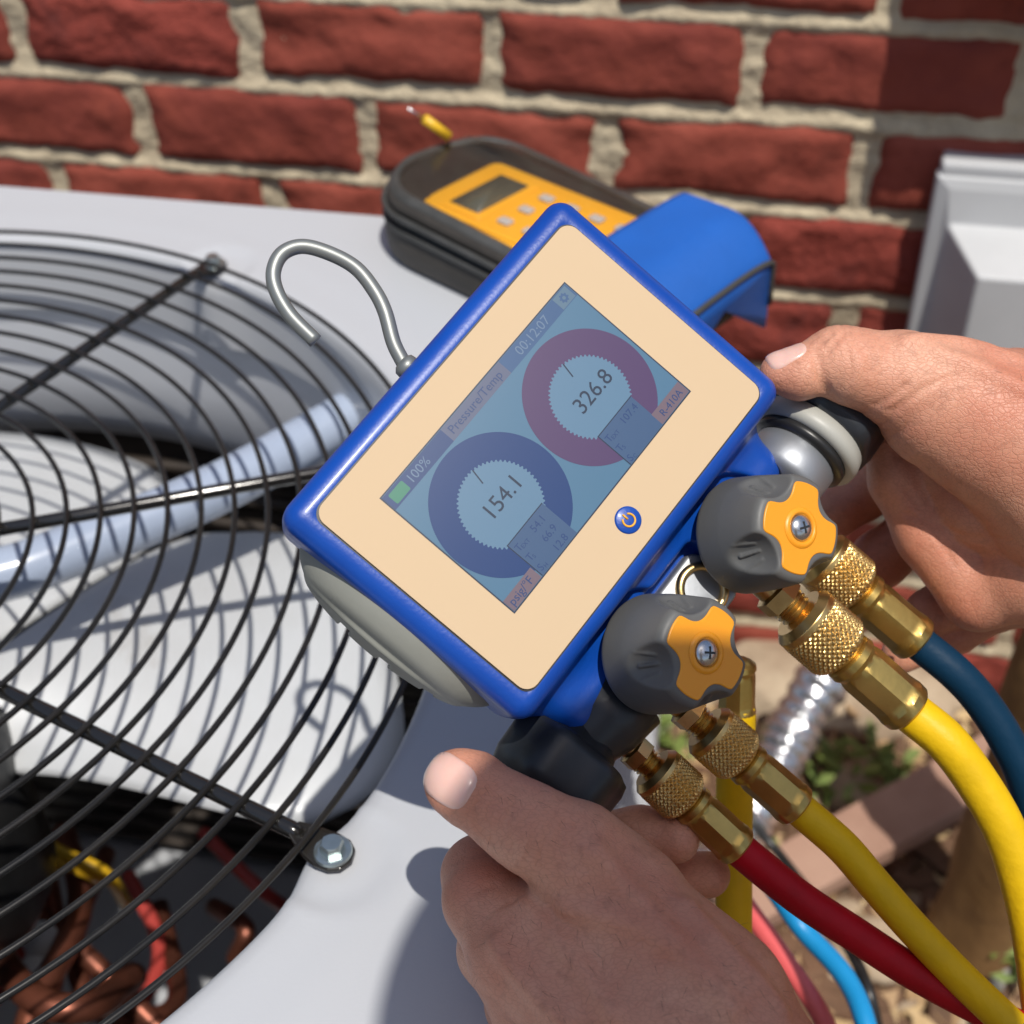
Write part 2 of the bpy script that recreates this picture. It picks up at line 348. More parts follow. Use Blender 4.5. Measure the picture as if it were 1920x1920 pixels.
# ================================================================== SETTING: ground
def sheet(x0, x1, y0, y1, nx, ny, zf):
    xs = np.linspace(x0, x1, nx); ys = np.linspace(y0, y1, ny); V = [(a, b, zf(a, b)) for b in ys for a in xs]
    return V, [(j*nx+i, j*nx+i+1, (j+1)*nx+i+1, (j+1)*nx+i) for j in range(ny-1) for i in range(nx-1)]
def gz(a, b): return GZ+noise.noise((a*.08, b*.08, 0))*1.6+noise.noise((a*.3, b*.3, 4))*.7
obj('ground', sheet(-130, 130, -60, 99, 110, 70, gz), 'soil', kind='structure')
far = [(-9000,-9000),(9000,-9000),(9000,9000),(-9000,9000)]
obj('ground', (A([(a, b, GZ-2.6) for a, b in far]), [(0,1,2,3)]), 'soil', kind='structure')
# leaf litter, pebbles and weeds on the soil
def scatter(n, fn, x0, x1, y0, y1):
    L = []
    for _ in range(n):
        a = random.uniform(x0, x1); b = random.uniform(y0, y1); L.append(fn(a, b, gz(a, b)))
    return join(*L)
def leaf(a, b, z):
    s = random.uniform(1.5, 3.8); t = random.uniform(0, 6.3); u = A([math.cos(t), math.sin(t), random.uniform(-.3, .3)]); v = A([-math.sin(t), math.cos(t), random.uniform(-.5, .5)])*.4
    c = A([a, b, z+random.uniform(.3, 1.2)]); k = A([0, 0, s*.22])
    return A([c-u*s, c-u*s*.3+v*s, c+u*s*.5+v*s*.8, c+u*s+k, c+u*s*.5-v*s*.8, c-u*s*.3-v*s, c-k]), [(0,1,6), (1,2,6), (2,3,6), (3,4,6), (4,5,6), (5,0,6)]
def peb(a, b, z):
    s = random.uniform(.5, 1.9); V, Fc = [], []
    ico = A([[0,0,1],[.9,0,.4],[.3,.85,.4],[-.7,.5,.4],[-.7,-.5,.4],[.3,-.85,.4],[.6,.5,-.5],[-.3,.8,-.5],[-.8,0,-.5],[-.3,-.8,-.5],[.6,-.5,-.5],[0,0,-1]])
    V = ico*A([s*random.uniform(.8,1.5), s, s*.6])*rng.uniform(.85, 1.15, (12, 1))+A([a, b, z])
    return V, [(0,1,2),(0,2,3),(0,3,4),(0,4,5),(0,5,1),(1,6,2),(2,7,3),(3,8,4),(4,9,5),(5,10,1),(2,6,7),(3,7,8),(4,8,9),(5,9,10),(1,10,6),(11,7,6),(11,8,7),(11,9,8),(11,10,9),(11,6,10)]
X0, X1, Y0, Y1 = -4, 75, 30, 97
obj('leaf_litter', scatter(1100, leaf, X0, X1, Y0, Y1), 'leaf1', kind='stuff', label='brown dry leaves covering the soil between unit and wall', cat='leaves')
obj('straw_litter', scatter(600, leaf, X0, X1, Y0, Y1), 'leaf2', kind='stuff', label='pale straw-coloured dead leaves scattered over the soil', cat='leaves')
def bark(a, b, z):
    s = random.uniform(1.2, 4.5); t = random.uniform(0, 6.3); u = A([math.cos(t), math.sin(t), random.uniform(-.25, .25)]); v = nrm(np.cross([0, 0, 1], u))*s*.28; w_ = A([0, 0, .35]); c = A([a, b, z+random.uniform(.2, 1.0)])
    return A([c-u*s-v, c+u*s-v*.7, c+u*s+v, c-u*s+v*.8, c-u*s*.9-v+w_, c+u*s*.9-v*.6+w_, c+u*s*.8+v*.8+w_, c-u*s*.9+v*.7+w_]), [(3,2,1,0),(4,5,6,7),(0,1,5,4),(1,2,6,5),(2,3,7,6),(3,0,4,7)]
obj('bark_mulch', scatter(1500, bark, X0, X1, Y0, Y1), 'bark', smooth=False, kind='stuff', label='dark brown bark chips strewn over the soil', cat='mulch')
obj('pebbles', scatter(700, peb, X0, X1, Y0, Y1), 'stone', kind='stuff', label='small tan pebbles lying among the dead leaves', cat='pebbles')
def weed(name, c, n, h, label, sp=5):
    t = thing(name, label, 'weed', c, 'weeds growing in the soil'); L = []
    for i in range(n):
        a = random.uniform(0, 6.3); r = random.uniform(0, sp); p = A(c)+A([math.cos(a)*r, math.sin(a)*r, random.uniform(.3, h)])
        s = random.uniform(.7, 1.5); th = random.uniform(0, 6.3); u = A([math.cos(th), math.sin(th), random.uniform(-.2, .6)]); v = A([-math.sin(th), math.cos(th), .2])*.45
        L.append((A([p-u*s, p+v*s, p+u*s, p-v*s]), [(0,1,2,3)]))
        if i % 5 == 0: q = tube([A(c), (A(c)+p)/2+A([0,0,.6]), p], .08, 4); obj('stem', q, 'green', t)
    obj('leaves', join(*L), 'green', t, smooth=False, kind='stuff')
def gp(px, py): p = onZ(px, py, GZ); return (p[0], p[1], GZ)
weed('weed', gp(1560, 1470), 40, 6, 'bright green weed growing right of the silver duct')
weed('weed', gp(1660, 1490), 40, 5, 'small green weed above the pinkish board')
weed('weed', gp(1895, 1850), 40, 7, 'yellow-green weed in the bottom right corner')
weed('weed', gp(1240, 1400), 25, 4, 'small weed seen between the brass nuts')
weed('weed', gp(1420, 1690), 20, 4, 'small weed beside the red hose')
# pale stones at the foot of the wall
for i, (px, py, s, lab) in enumerate(((1470,1300,6,'broad pale stone at the foot of the wall left of the duct'),(1560,1330,5,'pale flat stone at the wall foot behind the duct'),(1645,1310,6,'pale stone at the wall foot beneath the finger'),(1530,1640+90,3,'round tan stone beside the light blue hose'),(1640,1790,3.4,'round tan stone right of the light blue hose'),(1610,1480,3.2,'reddish tan stone beside the green weed'),(1400,1310,4,'pale stone behind the lower black knob'))):
    p = A(gp(px, py)); p[1] = min(p[1], 96)
    f = lambda q, c=p+A([0, 0, s*.2]), s=s: (np.linalg.norm((q-c)/A([1.25, .9, .55]), axis=1)-s)*.55+.35*np.sin(q[:, 0]*1.1+i)*np.cos(q[:, 1]*1.4)*np.sin(q[:, 2]*1.7+1)
    netobj('stone', nets(f, p-A([s*1.8, s*1.5, s*1.3]), p+A([s*1.8, s*1.5, s*1.6]), s/9), 'stone', None, label=lab, category='stone', group='stones lying near the wall')
# wooden board, post, grey pipe, silver duct
a = onZ(1400, 1690, GZ+4); b = onZ(2050, 1330, GZ+9)
u = nrm(b-a); v = nrm(np.cross([0, 0, 1], u)); R = A([u, v, np.cross(u, v)])
bd = prism(rrect(-12, np.linalg.norm(b-a), -2.6, 2.6, .4, 2), -1.0, 1.0, R, a)
obj('wooden_board', bd, 'wood', smooth=False, label='pinkish brown wooden board lying aslant over the leaf litter', cat='board', bevel=.2)
pb = A(gp(1800, 1800)); L0 = []
for k in range(15):
    z = k/14*58; rr = 3.6+.25*math.sin(k*1.7)
    L0.append([pb+A([rr*1.0*math.cos(t)*(1+.08*math.cos(4*t))+.4*math.sin(z*.1)+z*.03, rr*math.sin(t)*(1+.08*math.cos(4*t)), z-2]) for t in np.arange(20)*2*np.pi/20])
obj('wooden_post', loft([A(q) for q in L0]), 'post', label='brown wooden post standing behind the bright yellow hose', cat='post')
obj('grey_pipe', tube(spline([onZ(1840, 1840, GZ+2), onZ(1890, 1720, GZ+4), onZ(2010, 1480, GZ+9)], 14), 1.7, 16), 'pipeg', label='grey pipe lying at the lower right behind the yellow hose', cat='pipe')
dpts = [atz(1560, 1250, 118), atz(1500, 1345, 117), atz(1462, 1420, 116), atz(1425, 1500, 115), atz(1375, 1570, 114), atz(1310, 1660, 112)]
dp = spline(dpts, 90); rr = 2.2+.12*np.sin(np.arange(90)*1.25)+.15*np.sin(np.arange(90)*.31)
obj('silver_duct', tube(dp, rr, 20), 'foil', label='crinkled shiny silver flexible duct hanging behind the hoses', cat='duct')
# ================================================================== BRICK WALL
wall = thing('brick_wall', 'weathered red brick wall with cream mortar behind the unit', 'wall', (0, 100, GZ))
PX, PZ = 19.5, 7.45; WY = 100.
def mz(x, z):
    q = (z+6.5+.35) % PZ; q = min(q, PZ-q)
    return WY+.32-.30*noise.noise((x*.35, z*.5, 3))-.16*noise.noise((x*1.1, z*1.3, 8))-.42*math.exp(-(q/.55)**2)*(1+.5*noise.noise((x*.6, z*.2, 11)))
nx, nz = 300, 420; xs = np.linspace(-112, 112, nx); zs = np.linspace(GZ-3, 46, nz)
mv = [(x, mz(x, z), z) for z in zs for x in xs]; mf = [(j*nx+i, j*nx+i+1, (j+1)*nx+i+1, (j+1)*nx+i) for j in range(nz-1) for i in range(nx-1)]
obj('mortar', (mv, mf), 'mortar', wall)
obj('wall_core', box((-112, WY+1.2, GZ-3), (112, WY+20, 52)), 'mortar', wall, smooth=False)
def brick_mesh(seed, wx, wz):
    nx, nz = 26, 11; V = []; Fc = []
    for j in range(nz):
        for i in range(nx):
            u = i/(nx-1)*2-1; v = j/(nz-1)*2-1
            ex = noise.noise((seed*3.1, v*1.8, 5))*.35; ez = noise.noise((u*2.2, seed*5.7, 9))*.26+noise.noise((u*6, seed*2.7, 1))*.10
            x = u*wx+ex*abs(u)**3*(1 if u > 0 else 1); z = v*wz+ez*abs(v)**2
            q = (x*.16, z*.3, seed*7.7)
            r1 = noise.noise(q); r2 = noise.noise((x*.5, z*.7, seed*2.2)); r3 = noise.noise((x*1.5, z*1.8, seed))
            ridge = -abs(noise.noise((x*.22+z*.12, z*.25-x*.08, seed*1.3+50)))*.9
            y = -.50-.30*r1-.20*r2-.09*r3+ridge*.60+.35
            e = max(abs(u)**26, abs(v)**12); y = y+e*.75
            V.append((x, y, z))
    for j in range(nz-1):
        for i in range(nx-1): Fc.append((j*nx+i, j*nx+i+1, (j+1)*nx+i+1, (j+1)*nx+i))
    me = bpy.data.meshes.new('brick'); me.from_pydata([(a*.01, b*.01, c*.01) for a, b, c in V], [], Fc); me.polygons.foreach_set('use_smooth', [True]*len(Fc)); me.update()
    return me
BM = []
for k in range(12):
    me = brick_mesh(k+1, 9.12, 3.32); me.materials.append(M[('brick', 'brick2', 'brick3')[k % 3]]); BM.append(me)
for row in range(-8, 7):
    zc = -6.5-PZ/2+PZ*(row+1)
    x0 = -22.6 if row % 2 == 0 else -13.6
    for k in range(-4, 6):
        o = bpy.data.objects.new('brick', random.choice(BM)); COL.objects.link(o); o.parent = wall
        xc = x0+PX/2+PX*k+random.uniform(-.35, .35)
        o.location = (xc*.01, random.uniform(-.12, .22)*.01, (zc+random.uniform(-.18, .18)-GZ)*.01)
        o.rotation_euler = (0, random.uniform(-.012, .012), random.uniform(-.008, .008)); o.scale = (random.uniform(.97, 1.01)*(-1 if random.random() < .5 else 1), 1, random.uniform(.97, 1.04))
# ================================================================== ENCLOSURES ON THE WALL
bx = thing('disconnect_box', 'light grey electrical enclosure with a sloped raised lid on the brick wall', 'electrical box', (20, WY, -5))
c1 = onY(1770, 290, 98.5); zt = c1[2]; xl = onY(1757, 328, 97)[0]; zc_ = onY(1800, 330, 97)[2]; pA = onY(1776, 415, 96.8); pB = onY(1833, 520, 91.5)
obj('back_box', box((xl+.5, 97.6, zt-22), (xl+20, WY+.2, zt-.15)), 'boxgrey', bx, bevel=.15)
obj('top_flange', box((xl+.25, 97.0, zt-1.25), (xl+20.3, 98.8, zt+.05)), 'boxgrey', bx, bevel=.25, seg=3)
def ringr(x0, x1, z0, z1, y): return A([(x0, y, z0), (x1, y, z0), (x1, y, z1), (x0, y, z1)])
lid = loft([ringr(xl, xl+20.6, zt-23, zc_, 98), ringr(xl, xl+20.6, zt-23, zc_, 96.9), ringr(pA[0]-.35, xl+19.8, zt-22.2, zc_-.9, 96.6), ringr(pA[0], xl+19.4, zt-21.8, pA[2], 96.3), ringr(pB[0], xl+16.5, zt-19, pB[2], 91.5)])
obj('lid', lid, 'boxgrey', bx, smooth=False, bevel=.22, seg=3)
caster_ = thing('shadow_caster_box', 'unseen grey box added on the wall above the enclosure to cast a shadow', 'electrical box', (24, WY, 6))  # box out of view, added to throw the shadow on the bricks below
obj('housing', box((10.0, WY-7, 6), (46, WY-.8, 44)), 'boxgrey', caster_, bevel=.6)
obj('cover', box((11.5, WY-8, 9), (44, WY-7, 42)), 'boxgrey', caster_, bevel=.4)
# ================================================================== AIR CONDITIONER
C = A([-39.42, 34.69, 0.]); RB = 28.56
ac = thing('air_conditioner', 'grey outdoor air conditioner with a round black wire fan grille in its top', 'air conditioner', (C[0], C[1], GZ+3))
XL, XR, YA, YB = C[0]-35.1, C[0]+35.1, .6, 68.9
BA = [math.radians(a) for a in (-17.8, 26.4, 70.7, 116, 161, 206, 251, 296)]
NA = 720; prof = [(-.15,-4.5),(-.15,-1.2),(-.1,-.6),(.05,-.22),(.3,-.05),(.7,0),(1.1,0),(1.6,0),(2.1,0),(2.6,.02),(3.2,.02),(3.8,.0),(4.6,0)]
V = []; ang = np.arange(NA)*2*np.pi/NA
for dr, z in prof:
    for t in ang:
        dd = min(abs((t-b+math.pi) % (2*math.pi)-math.pi) for b in BA)*28.3
        r = 28.35+dr-(.55*math.exp(-(dd/1.6)**2))*max(0, 1-max(dr, 0)/1.2)
        q = math.hypot(r-RB-.2, dd); e = -.16*(1/(1+math.exp((q-1.9)*7))) if z > -.3 else 0
        e += .05*math.exp(-((q-2.15)/.2)**2) if z > -.3 else 0
        V.append((C[0]+r*math.cos(t), C[1]+r*math.sin(t), z+e))
for t in ang:        # out to the rectangle
    c_, s_ = math.cos(t), math.sin(t); k = min(35.1/max(abs(c_), 1e-6), 34.15/max(abs(s_), 1e-6)); V.append((C[0]+k*c_, C[1]+k*s_, 0))
for t in ang:
    c_, s_ = math.cos(t), math.sin(t); k = min(35.1/max(abs(c_), 1e-6), 34.15/max(abs(s_), 1e-6)); V.append((C[0]+k*c_*1.004, C[1]+k*s_*1.004, -.35))
for t in ang:
    c_, s_ = math.cos(t), math.sin(t); k = min(35.1/max(abs(c_), 1e-6), 34.15/max(abs(s_), 1e-6)); V.append((C[0]+k*c_*1.004, C[1]+k*s_*1.004, -3))
nr = len(prof)+3; Fc = [(i*NA+j, i*NA+(j+1) % NA, (i+1)*NA+(j+1) % NA, (i+1)*NA+j) for i in range(nr-1) for j in range(NA)]
obj('top_panel', (V, Fc), 'paint', ac, flatang=40)
# side posts, louvre slats and bottom pan
for sx, sy in ((XL, YA), (XR, YA), (XL, YB), (XR, YB)):
    obj('corner_post', box((sx-(3 if sx == XR else -.2), sy-(3 if sy == YB else -.2), GZ+3), (sx+(-.2 if sx == XR else 3), sy+(-.2 if sy == YB else 3), -2.9)), 'paint', ac, bevel=.3)
for k in range(22):
    z = -6-k*2.5; s = box((XR-.9, YA+3.2, z-.3), (XR-.3, YB-3.2, z+.3))
    obj('louvre', s, 'paint', ac, smooth=False)
obj('base_pan', box((XL+.5, YA+.5, GZ+1), (XR-.5, YB-.5, GZ+3.4)), 'paint', ac, bevel=.3)
# shroud
obj('fan_shroud', (lambda q: (q[0], [f for f in q[1] if len(f) == 4]))(lathe([(28.9,-.9),(28.7,-4),(28.6,-9),(28.9,-12.5),(29.8,-14.6),(30.6,-14.8)], C, (0,0,1), 120, close=False)), 'shroud', ac)
# condenser coil walls with horizontal tubes
for (a0, b0, a1, b1) in ((XL+2, YA+2, XR-2, YA+3.4), (XL+2, YB-3.4, XR-2, YB-2), (XL+2, YA+3.5, XL+3.4, YB-3.5), (XR-3.4, YA+3.5, XR-2, YB-3.5)):
    obj('coil_wall', box((a0, b0, GZ+3.4), (a1, b1, -15)), 'coil', ac, smooth=False)
for k in range(20):
    z = -17-k*2.2; rc = rrect(XL+4.2, XR-4.2, YA+4.2, YB-4.2, 5, 5)
    obj('coil_tube', tube([(p[0], p[1], z) for p in rc], .42, 6, closed=True), 'coil', ac)
# fan
HUB = C+A([0, 0, -9.])
obj('fan_motor', lathe([(0,-14),(6.5,-13.5),(7,-12.5),(7,-2.5),(6,-1.2),(0,-1)], HUB, (0,0,1), 40), 'black', ac)
obj('fan_hub', lathe([(0,1.6),(2.2,1.6),(2.6,1.0),(5.2,.6),(5.6,-.4),(0,-.4)], HUB+A([0,0,.4]), (0,0,1), 40), 'blade', ac)
for a0, a1 in ((7, 62), (73, 124), (131, 190), (203, 262)):
    nr_, na_ = 18, 24; V = []
    for i in range(nr_):
        r = 5+(25.6-5)*i/(nr_-1); f = i/(nr_-1)
        lo_ = a0+14*(1-f)**1.5-5*math.sin(f*3.1); hi_ = a1-(3*(1-f))-7*f**4
        for j in range(na_):
            g = j/(na_-1); t = math.radians(lo_+(hi_-lo_)*g)
            z = -13.6+3.0*g+.7*math.sin(g*math.pi)+.8*(1-f)-(1.0*abs(f-.55)**2*3)
            rr = r-3.6*max(0, (abs(g-.5)*2-.5)/.5)**2.5*f**4
            V.append((C[0]+rr*math.cos(t), C[1]+rr*math.sin(t), z))
    Fb = [(i*na_+j, (i+1)*na_+j, (i+1)*na_+j+1, i*na_+j+1) for i in range(nr_-1) for j in range(na_-1)]
    o = obj('fan_blade', (V, Fb), 'blade', ac); md = o.modifiers.new('solid', 'SOLIDIFY'); md.thickness = .0012
    for rr_ in (12.5, 19):
        tt = [math.radians(a0+16+(a1-a0-30)*k/9) for k in range(10)]
        # stiffening rib pressed into the blade
        pts = [(C[0]+rr_*math.cos(t), C[1]+rr_*math.sin(t), -12.8+5.2*((math.degrees(t)-a0)/(a1-a0))+1.5) for t in tt]
# motor cable conduit crossing under the grille
cp = [onZ(*q, -5) for q in ((760, 705), (690, 755), (600, 810), (400, 920), (100, 1045), (0, 1078), (-120, 1110), (-330, 1120))]
cp = spline(cp, 60); obj('motor_conduit', tube(cp, 1.3, 20), 'conduit', ac)
# refrigerant pipework seen through the grille (lower left)
def P_(x, y, z): return onZ(x, y, z)
pipes = [([P_(120,1560,-34), P_(150,1700,-30), P_(60,1900,-28), P_(40,2020,-30)], .75, 'copper'), ([P_(20,1600,-34), P_(80,1720,-31), P_(170,1800,-31), P_(330,1960,-34)], .6, 'copper'),
 ([P_(200,1600,-36), P_(140,1760,-33), P_(190,1900,-33), P_(330,1880,-36), P_(300,1700,-40)], .6, 'copper'), ([P_(-80,1650,-30), P_(40,1850,-26), P_(160,1890,-26), P_(250,1830,-30)], .8, 'copper'),
 ([P_(-40,1500,-36), P_(50,1640,-34), P_(20,1800,-30), P_(-40,1900,-30)], .7, 'cupink'), ([P_(90,1620,-36), P_(110,1800,-34), P_(60,1960,-34)], .55, 'copper'),
 ([P_(240,1640,-38), P_(300,1790,-38), P_(220,1960,-36)], .5, 'cupink'), ([P_(380,1560,-36), P_(480,1660,-36), P_(560,1720,-40)], .45, 'cupink'),
 ([P_(400,1700,-42), P_(460,1740,-38), P_(440,1800,-40)], .6, 'copper')]
for p, r, mm in pipes: obj('refrigerant_pipe', tube(spline(p, 26), r, 10), mm, ac)
for p in ([P_(-60,1540,-28), P_(40,1560,-27), P_(120,1600,-27), P_(200,1640,-28), P_(240,1700,-33)], [P_(-60,1590,-28), P_(60,1600,-27), P_(150,1630,-28), P_(190,1650,-30)], [P_(-40,1565,-29), P_(60,1540,-28), P_(60,1620,-28), P_(170,1610,-30)]):
    obj('cable', tube(spline(p, 22), .38, 8), 'ywire', ac)
for q, s in (((75,1760),1.0), ((60,1830),1.1), ((10,1670),.9)):
    obj('label_tag', lathe([(0,.1),(s,.1),(s,-.1),(0,-.1)], P_(*q, -29), (.1,-.3,1), 14), 'white', ac)
obj('compressor', lathe([(0,22),(5,21.5),(8.5,19),(9.5,15),(9.5,0),(0,0)], A([-36, 20, GZ+3.4]), (0,0,1), 40), 'black', ac)
# grille: bars first, rings welded on top
gr = []
for k in range(19):
    r = 27.85-1.4*k; n = max(24, int(r*9)); t = np.arange(n)*2*np.pi/n
    obj('grille_ring', tube(np.stack([C[0]+r*np.cos(t), C[1]+r*np.sin(t), np.full(n, .75)], 1), .125, 10, closed=True), 'wire', ac)
for b in BA:
    d = A([math.cos(b), math.sin(b), 0]); s = A([-d[1], d[0], 0])
    obj('grille_bar', tube([C+d*1.5+A([0,0,.38]), C+d*14+A([0,0,.38]), C+d*27.0+A([0,0,.38]), C+d*27.5+A([0,0,.3])], [.30,.30,.30,.26], 16), 'bar', ac)
    # flattened eyelet tab
    pts = [(27.1,.3),(27.5,.48),(27.9,.62),(28.4,.72),(28.9,.68),(29.25,.45),(29.4,0)]; pl = [(r_, w_) for r_, w_ in pts]+[(r_, -w_) for r_, w_ in pts[::-1][1:]]
    v = A([C+d*r_+s*w_+A([0,0,.0]) for r_, w_ in pl]); n = len(v)
    zz = A([.12+.35*max(0, min(1, (28.0-r_)/.9)) for r_, w_ in pl]); lo_ = v.copy(); hi_ = v.copy(); lo_[:, 2] = zz-.1; hi_[:, 2] = zz+.1
    obj('bar_tab', (np.vstack([lo_, hi_]), [tuple(range(n))[::-1], tuple(range(n, 2*n))]+[(i, (i+1) % n, n+(i+1) % n, n+i) for i in range(n)]), 'wire', ac, smooth=False, bevel=.05)
    pb_ = C+d*(RB+.1)+A([0, 0, .2])
    bo = obj('bolt', join(lathe([(.62,0),(.66,.04),(.62,.12),(.5,.14)], pb_, (0,0,1), 32), lathe([(.42,.1),(.42,.42),(.37,.5),(.0,.5)], pb_, (0,0,1), 6), lathe([(.34,.49),(.32,.54),(0,.54)], pb_, (0,0,1), 24)), 'zinc', ac, smooth=False)
obj('grille_hub', lathe([(0,.75),(2.2,.75),(2.5,.6),(2.5,.2),(0,.2)], C, (0,0,1), 32), 'wire', ac)
# ================================================================== METER POUCH
ba = math.radians(-31); BU = A([math.cos(ba), math.sin(ba), 0]); BV = A([-math.sin(ba), math.cos(ba), 0]); BO = A([-10.75, 63.5, .0])
def bag(u, v, z): return BO+BU*u+BV*v+A([0, 0, z*.74])
bgt = thing('meter_pouch', 'black zipped pouch with a clear window and blue flap lying on the unit', 'pouch', BO)
def outline(hl, hw, r_l, r_r, k=10):
    P = []
    for cx, cy, r, a0 in ((hl-r_r, hw-r_r, r_r, 0), (-hl+r_l, hw-r_l, r_l, 90), (-hl+r_l, -hw+r_l, r_l, 180), (hl-r_r, -hw+r_r, r_r, 270)):
        for i in range(k+1): a = math.radians(a0+90*i/k); P.append((cx+r*math.cos(a), cy+r*math.sin(a)))
    return P
def bagring(ins, z, top=0): 
    return A([bag(x_, y_, (z+.12*math.sin(x_*.9+y_)*(z/6))*(1-.24*max(0, min(1, (x_-3.2)/3)))) for x_, y_ in [(q_[0]-1.1, q_[1]) for q_ in outline(10.1-ins, 4.8-ins, 4.3-min(ins,2), 1.6-min(ins,1.0))]])
obj('shell', loft([bagring(.25, .0), bagring(0, .4), bagring(-.15, 1.6), bagring(-.1, 2.6), bagring(.1, 3.1)]), 'nylon', bgt)
obj('zipper_band', loft([bagring(.15, 3.05), bagring(.2, 3.2), bagring(.22, 3.8), bagring(.15, 4.0)]), 'binding', bgt)
for z in (3.0, 4.05): obj('piping', tube(bagring(-.05, z), .17, 8, closed=True), 'binding', bgt)
obj('upper_shell', loft([bagring(.15, 4.1), bagring(.1, 4.5), bagring(.25, 5.1)]), 'nylon', bgt)
rim_o = bagring(.25, 5.15); rim_i = bagring(.85, 5.5); n = len(rim_o)
obj('window_border', (np.vstack([rim_o, (rim_o+rim_i)/2+A([0,0,.22]), rim_i, rim_i-A([0,0,.3])]), [(r_*n+j, r_*n+(j+1) % n, (r_+1)*n+(j+1) % n, (r_+1)*n+j) for r_ in range(3) for j in range(n)]), 'binding', bgt)
# clear window, slightly domed and wavy
V = []; nu, nv = 40, 20
for j in range(nv):
    for i in range(nu):
        u_ = -10.4+15.*i/(nu-1); v_ = -4.0+8.0*j/(nv-1)
        e = 4.0 if u_ > -7 else math.sqrt(max(.1, 4.0**2-(u_+7)**2*1.38)); v_ = v_*e/4.0
        V.append(bag(u_, v_, 5.5+.42*(1-(v_/4.1)**2)+.10*math.sin(u_*1.3+v_)+.62*math.exp(-((u_+7.6)**2/5+(v_-2.4)**2/.45))))
obj('clear_window', (V, [(j*nu+i, j*nu+i+1, (j+1)*nu+i+1, (j+1)*nu+i) for j in range(nv-1) for i in range(nu-1)]), 'clear', bgt)
# blue flap wrapping the right end
secs = []
def flap(p0, p1, name, mname):
    V = []; nu, nv = 16, 34
    for i in range(nu):
        u_ = p0+(p1-p0)*i/(nu-1)
        for j in range(nv):
            t = -1+2*j/(nv-1); a = t*2.25; sx = math.copysign(abs(math.sin(a))**.55, math.sin(a)) if abs(a) < math.pi/2 else math.copysign(1, a)
            hw = 5.3-.5*max(0, (u_-6.5)/3)**2
            if abs(a) < 1.57: v_ = sx*hw; z = 5.45+.95*max(0, math.cos(a))**.6-(.1*i/(nu-1))
            else: v_ = math.copysign(hw, a); z = 5.45-(abs(a)-1.57)/.68*4.9
            z += .07*math.sin(u_*.8+v_*.5)-max(0, u_-6.8)**2*.24 
            V.append(bag(u_+.2*(v_/5)*( -1), v_, z))
    Fc = [(i*nv+j, (i+1)*nv+j, (i+1)*nv+j+1, i*nv+j+1) for i in range(nu-1) for j in range(nv-1)]
    c_ = len(V); V.append(bag(p1+.3, 0, 3.0)); Fc += [((nu-1)*nv+j, c_, (nu-1)*nv+j+1) for j in range(nv-1)]
    o = obj(name, (V, Fc), mname, bgt); md = o.modifiers.new('solid', 'SOLIDIFY'); md.thickness = .0015; return A(V[(nu-1)*nv:nu*nv])
ring_ = flap(3.9, 9.8, 'blue_flap', 'bluefab')
obj('flap_binding', tube(ring_[2:-2]+BU*.05, .15, 8), 'binding', bgt)
obj('zipper_pull', box((-.25, -.12, -1.2), (.25, .12, .2), A([BU, BV, [0,0,1]]), bag(-11.3, -.8, 3.4)), 'zinc', bgt, bevel=.08)
obj('strap', box((-.3, -1.0, -1.5), (.25, 1.0, 1.5), A([BU, BV, [0,0,1]]), bag(-11.35, .8, 2.6)), 'nylon', bgt, bevel=.1)
mt = thing('multimeter', 'yellow digital multimeter inside the clear window of the pouch', 'multimeter', bag(0, 0, 4.5))
RR = A([BU, BV, [0, 0, 1]])
obj('body', prism(rrect(-7.3, 6.5, -4.05, 2.5, .6), 2.6, 3.72, RR, BO), 'meter', mt, bevel=.15)
obj('raised_face', prism(rrect(-6.9, 6.2, -3.8, 2.2, .5), 3.72, 3.86, RR, BO), 'meter', mt, bevel=.08)
obj('display_frame', prism(rrect(-6.1, -3.1, -3.35, 1.5, .25), 3.86, 3.93, RR, BO), 'meter', mt, bevel=.04)
obj('display', prism(rrect(-5.6, -3.55, -2.9, 1.05, .1), 3.93, 3.97, RR, BO), 'lcd', mt)
for i in range(4):
    for j in range(3):
        obj('button', prism(rrect(-1.9+i*1.7-.4, -1.9+i*1.7+.4, -2.6+j*1.6-.3, -2.6+j*1.6+.3, .12, 3), 3.86, 4.02, RR, BO), 'mbtn', mt, bevel=.04)
obj('connector_cap', box((-.35, -2.6, 3.0), (.3, 2.2, 3.7), RR, bag(-8.4, 0, 0)), 'pipeg', mt, bevel=.2)
for q in ((-9.0, -2.6), (-9.6, -.2), (-9.0, 2.6)): obj('plug', lathe([(.36,0),(.4,.1),(.36,.5),(.2,.6),(0,.6)], bag(q[0], q[1], 4.2), (0,0,1), 16), 'meter', mt)
pr = thing('test_probe', 'thin yellow tipped probe sticking up behind the pouch', 'probe', bag(-7.5, 6.5, 6))
pa, pbb = onY(842, 256, 70), onY(795, 222, 69.5); obj('sleeve', tube([pa, pbb], .28, 10), 'ywire', pr); obj('needle', tube([pbb, onY(765, 203, 69)], .06, 6), 'steel', pr)
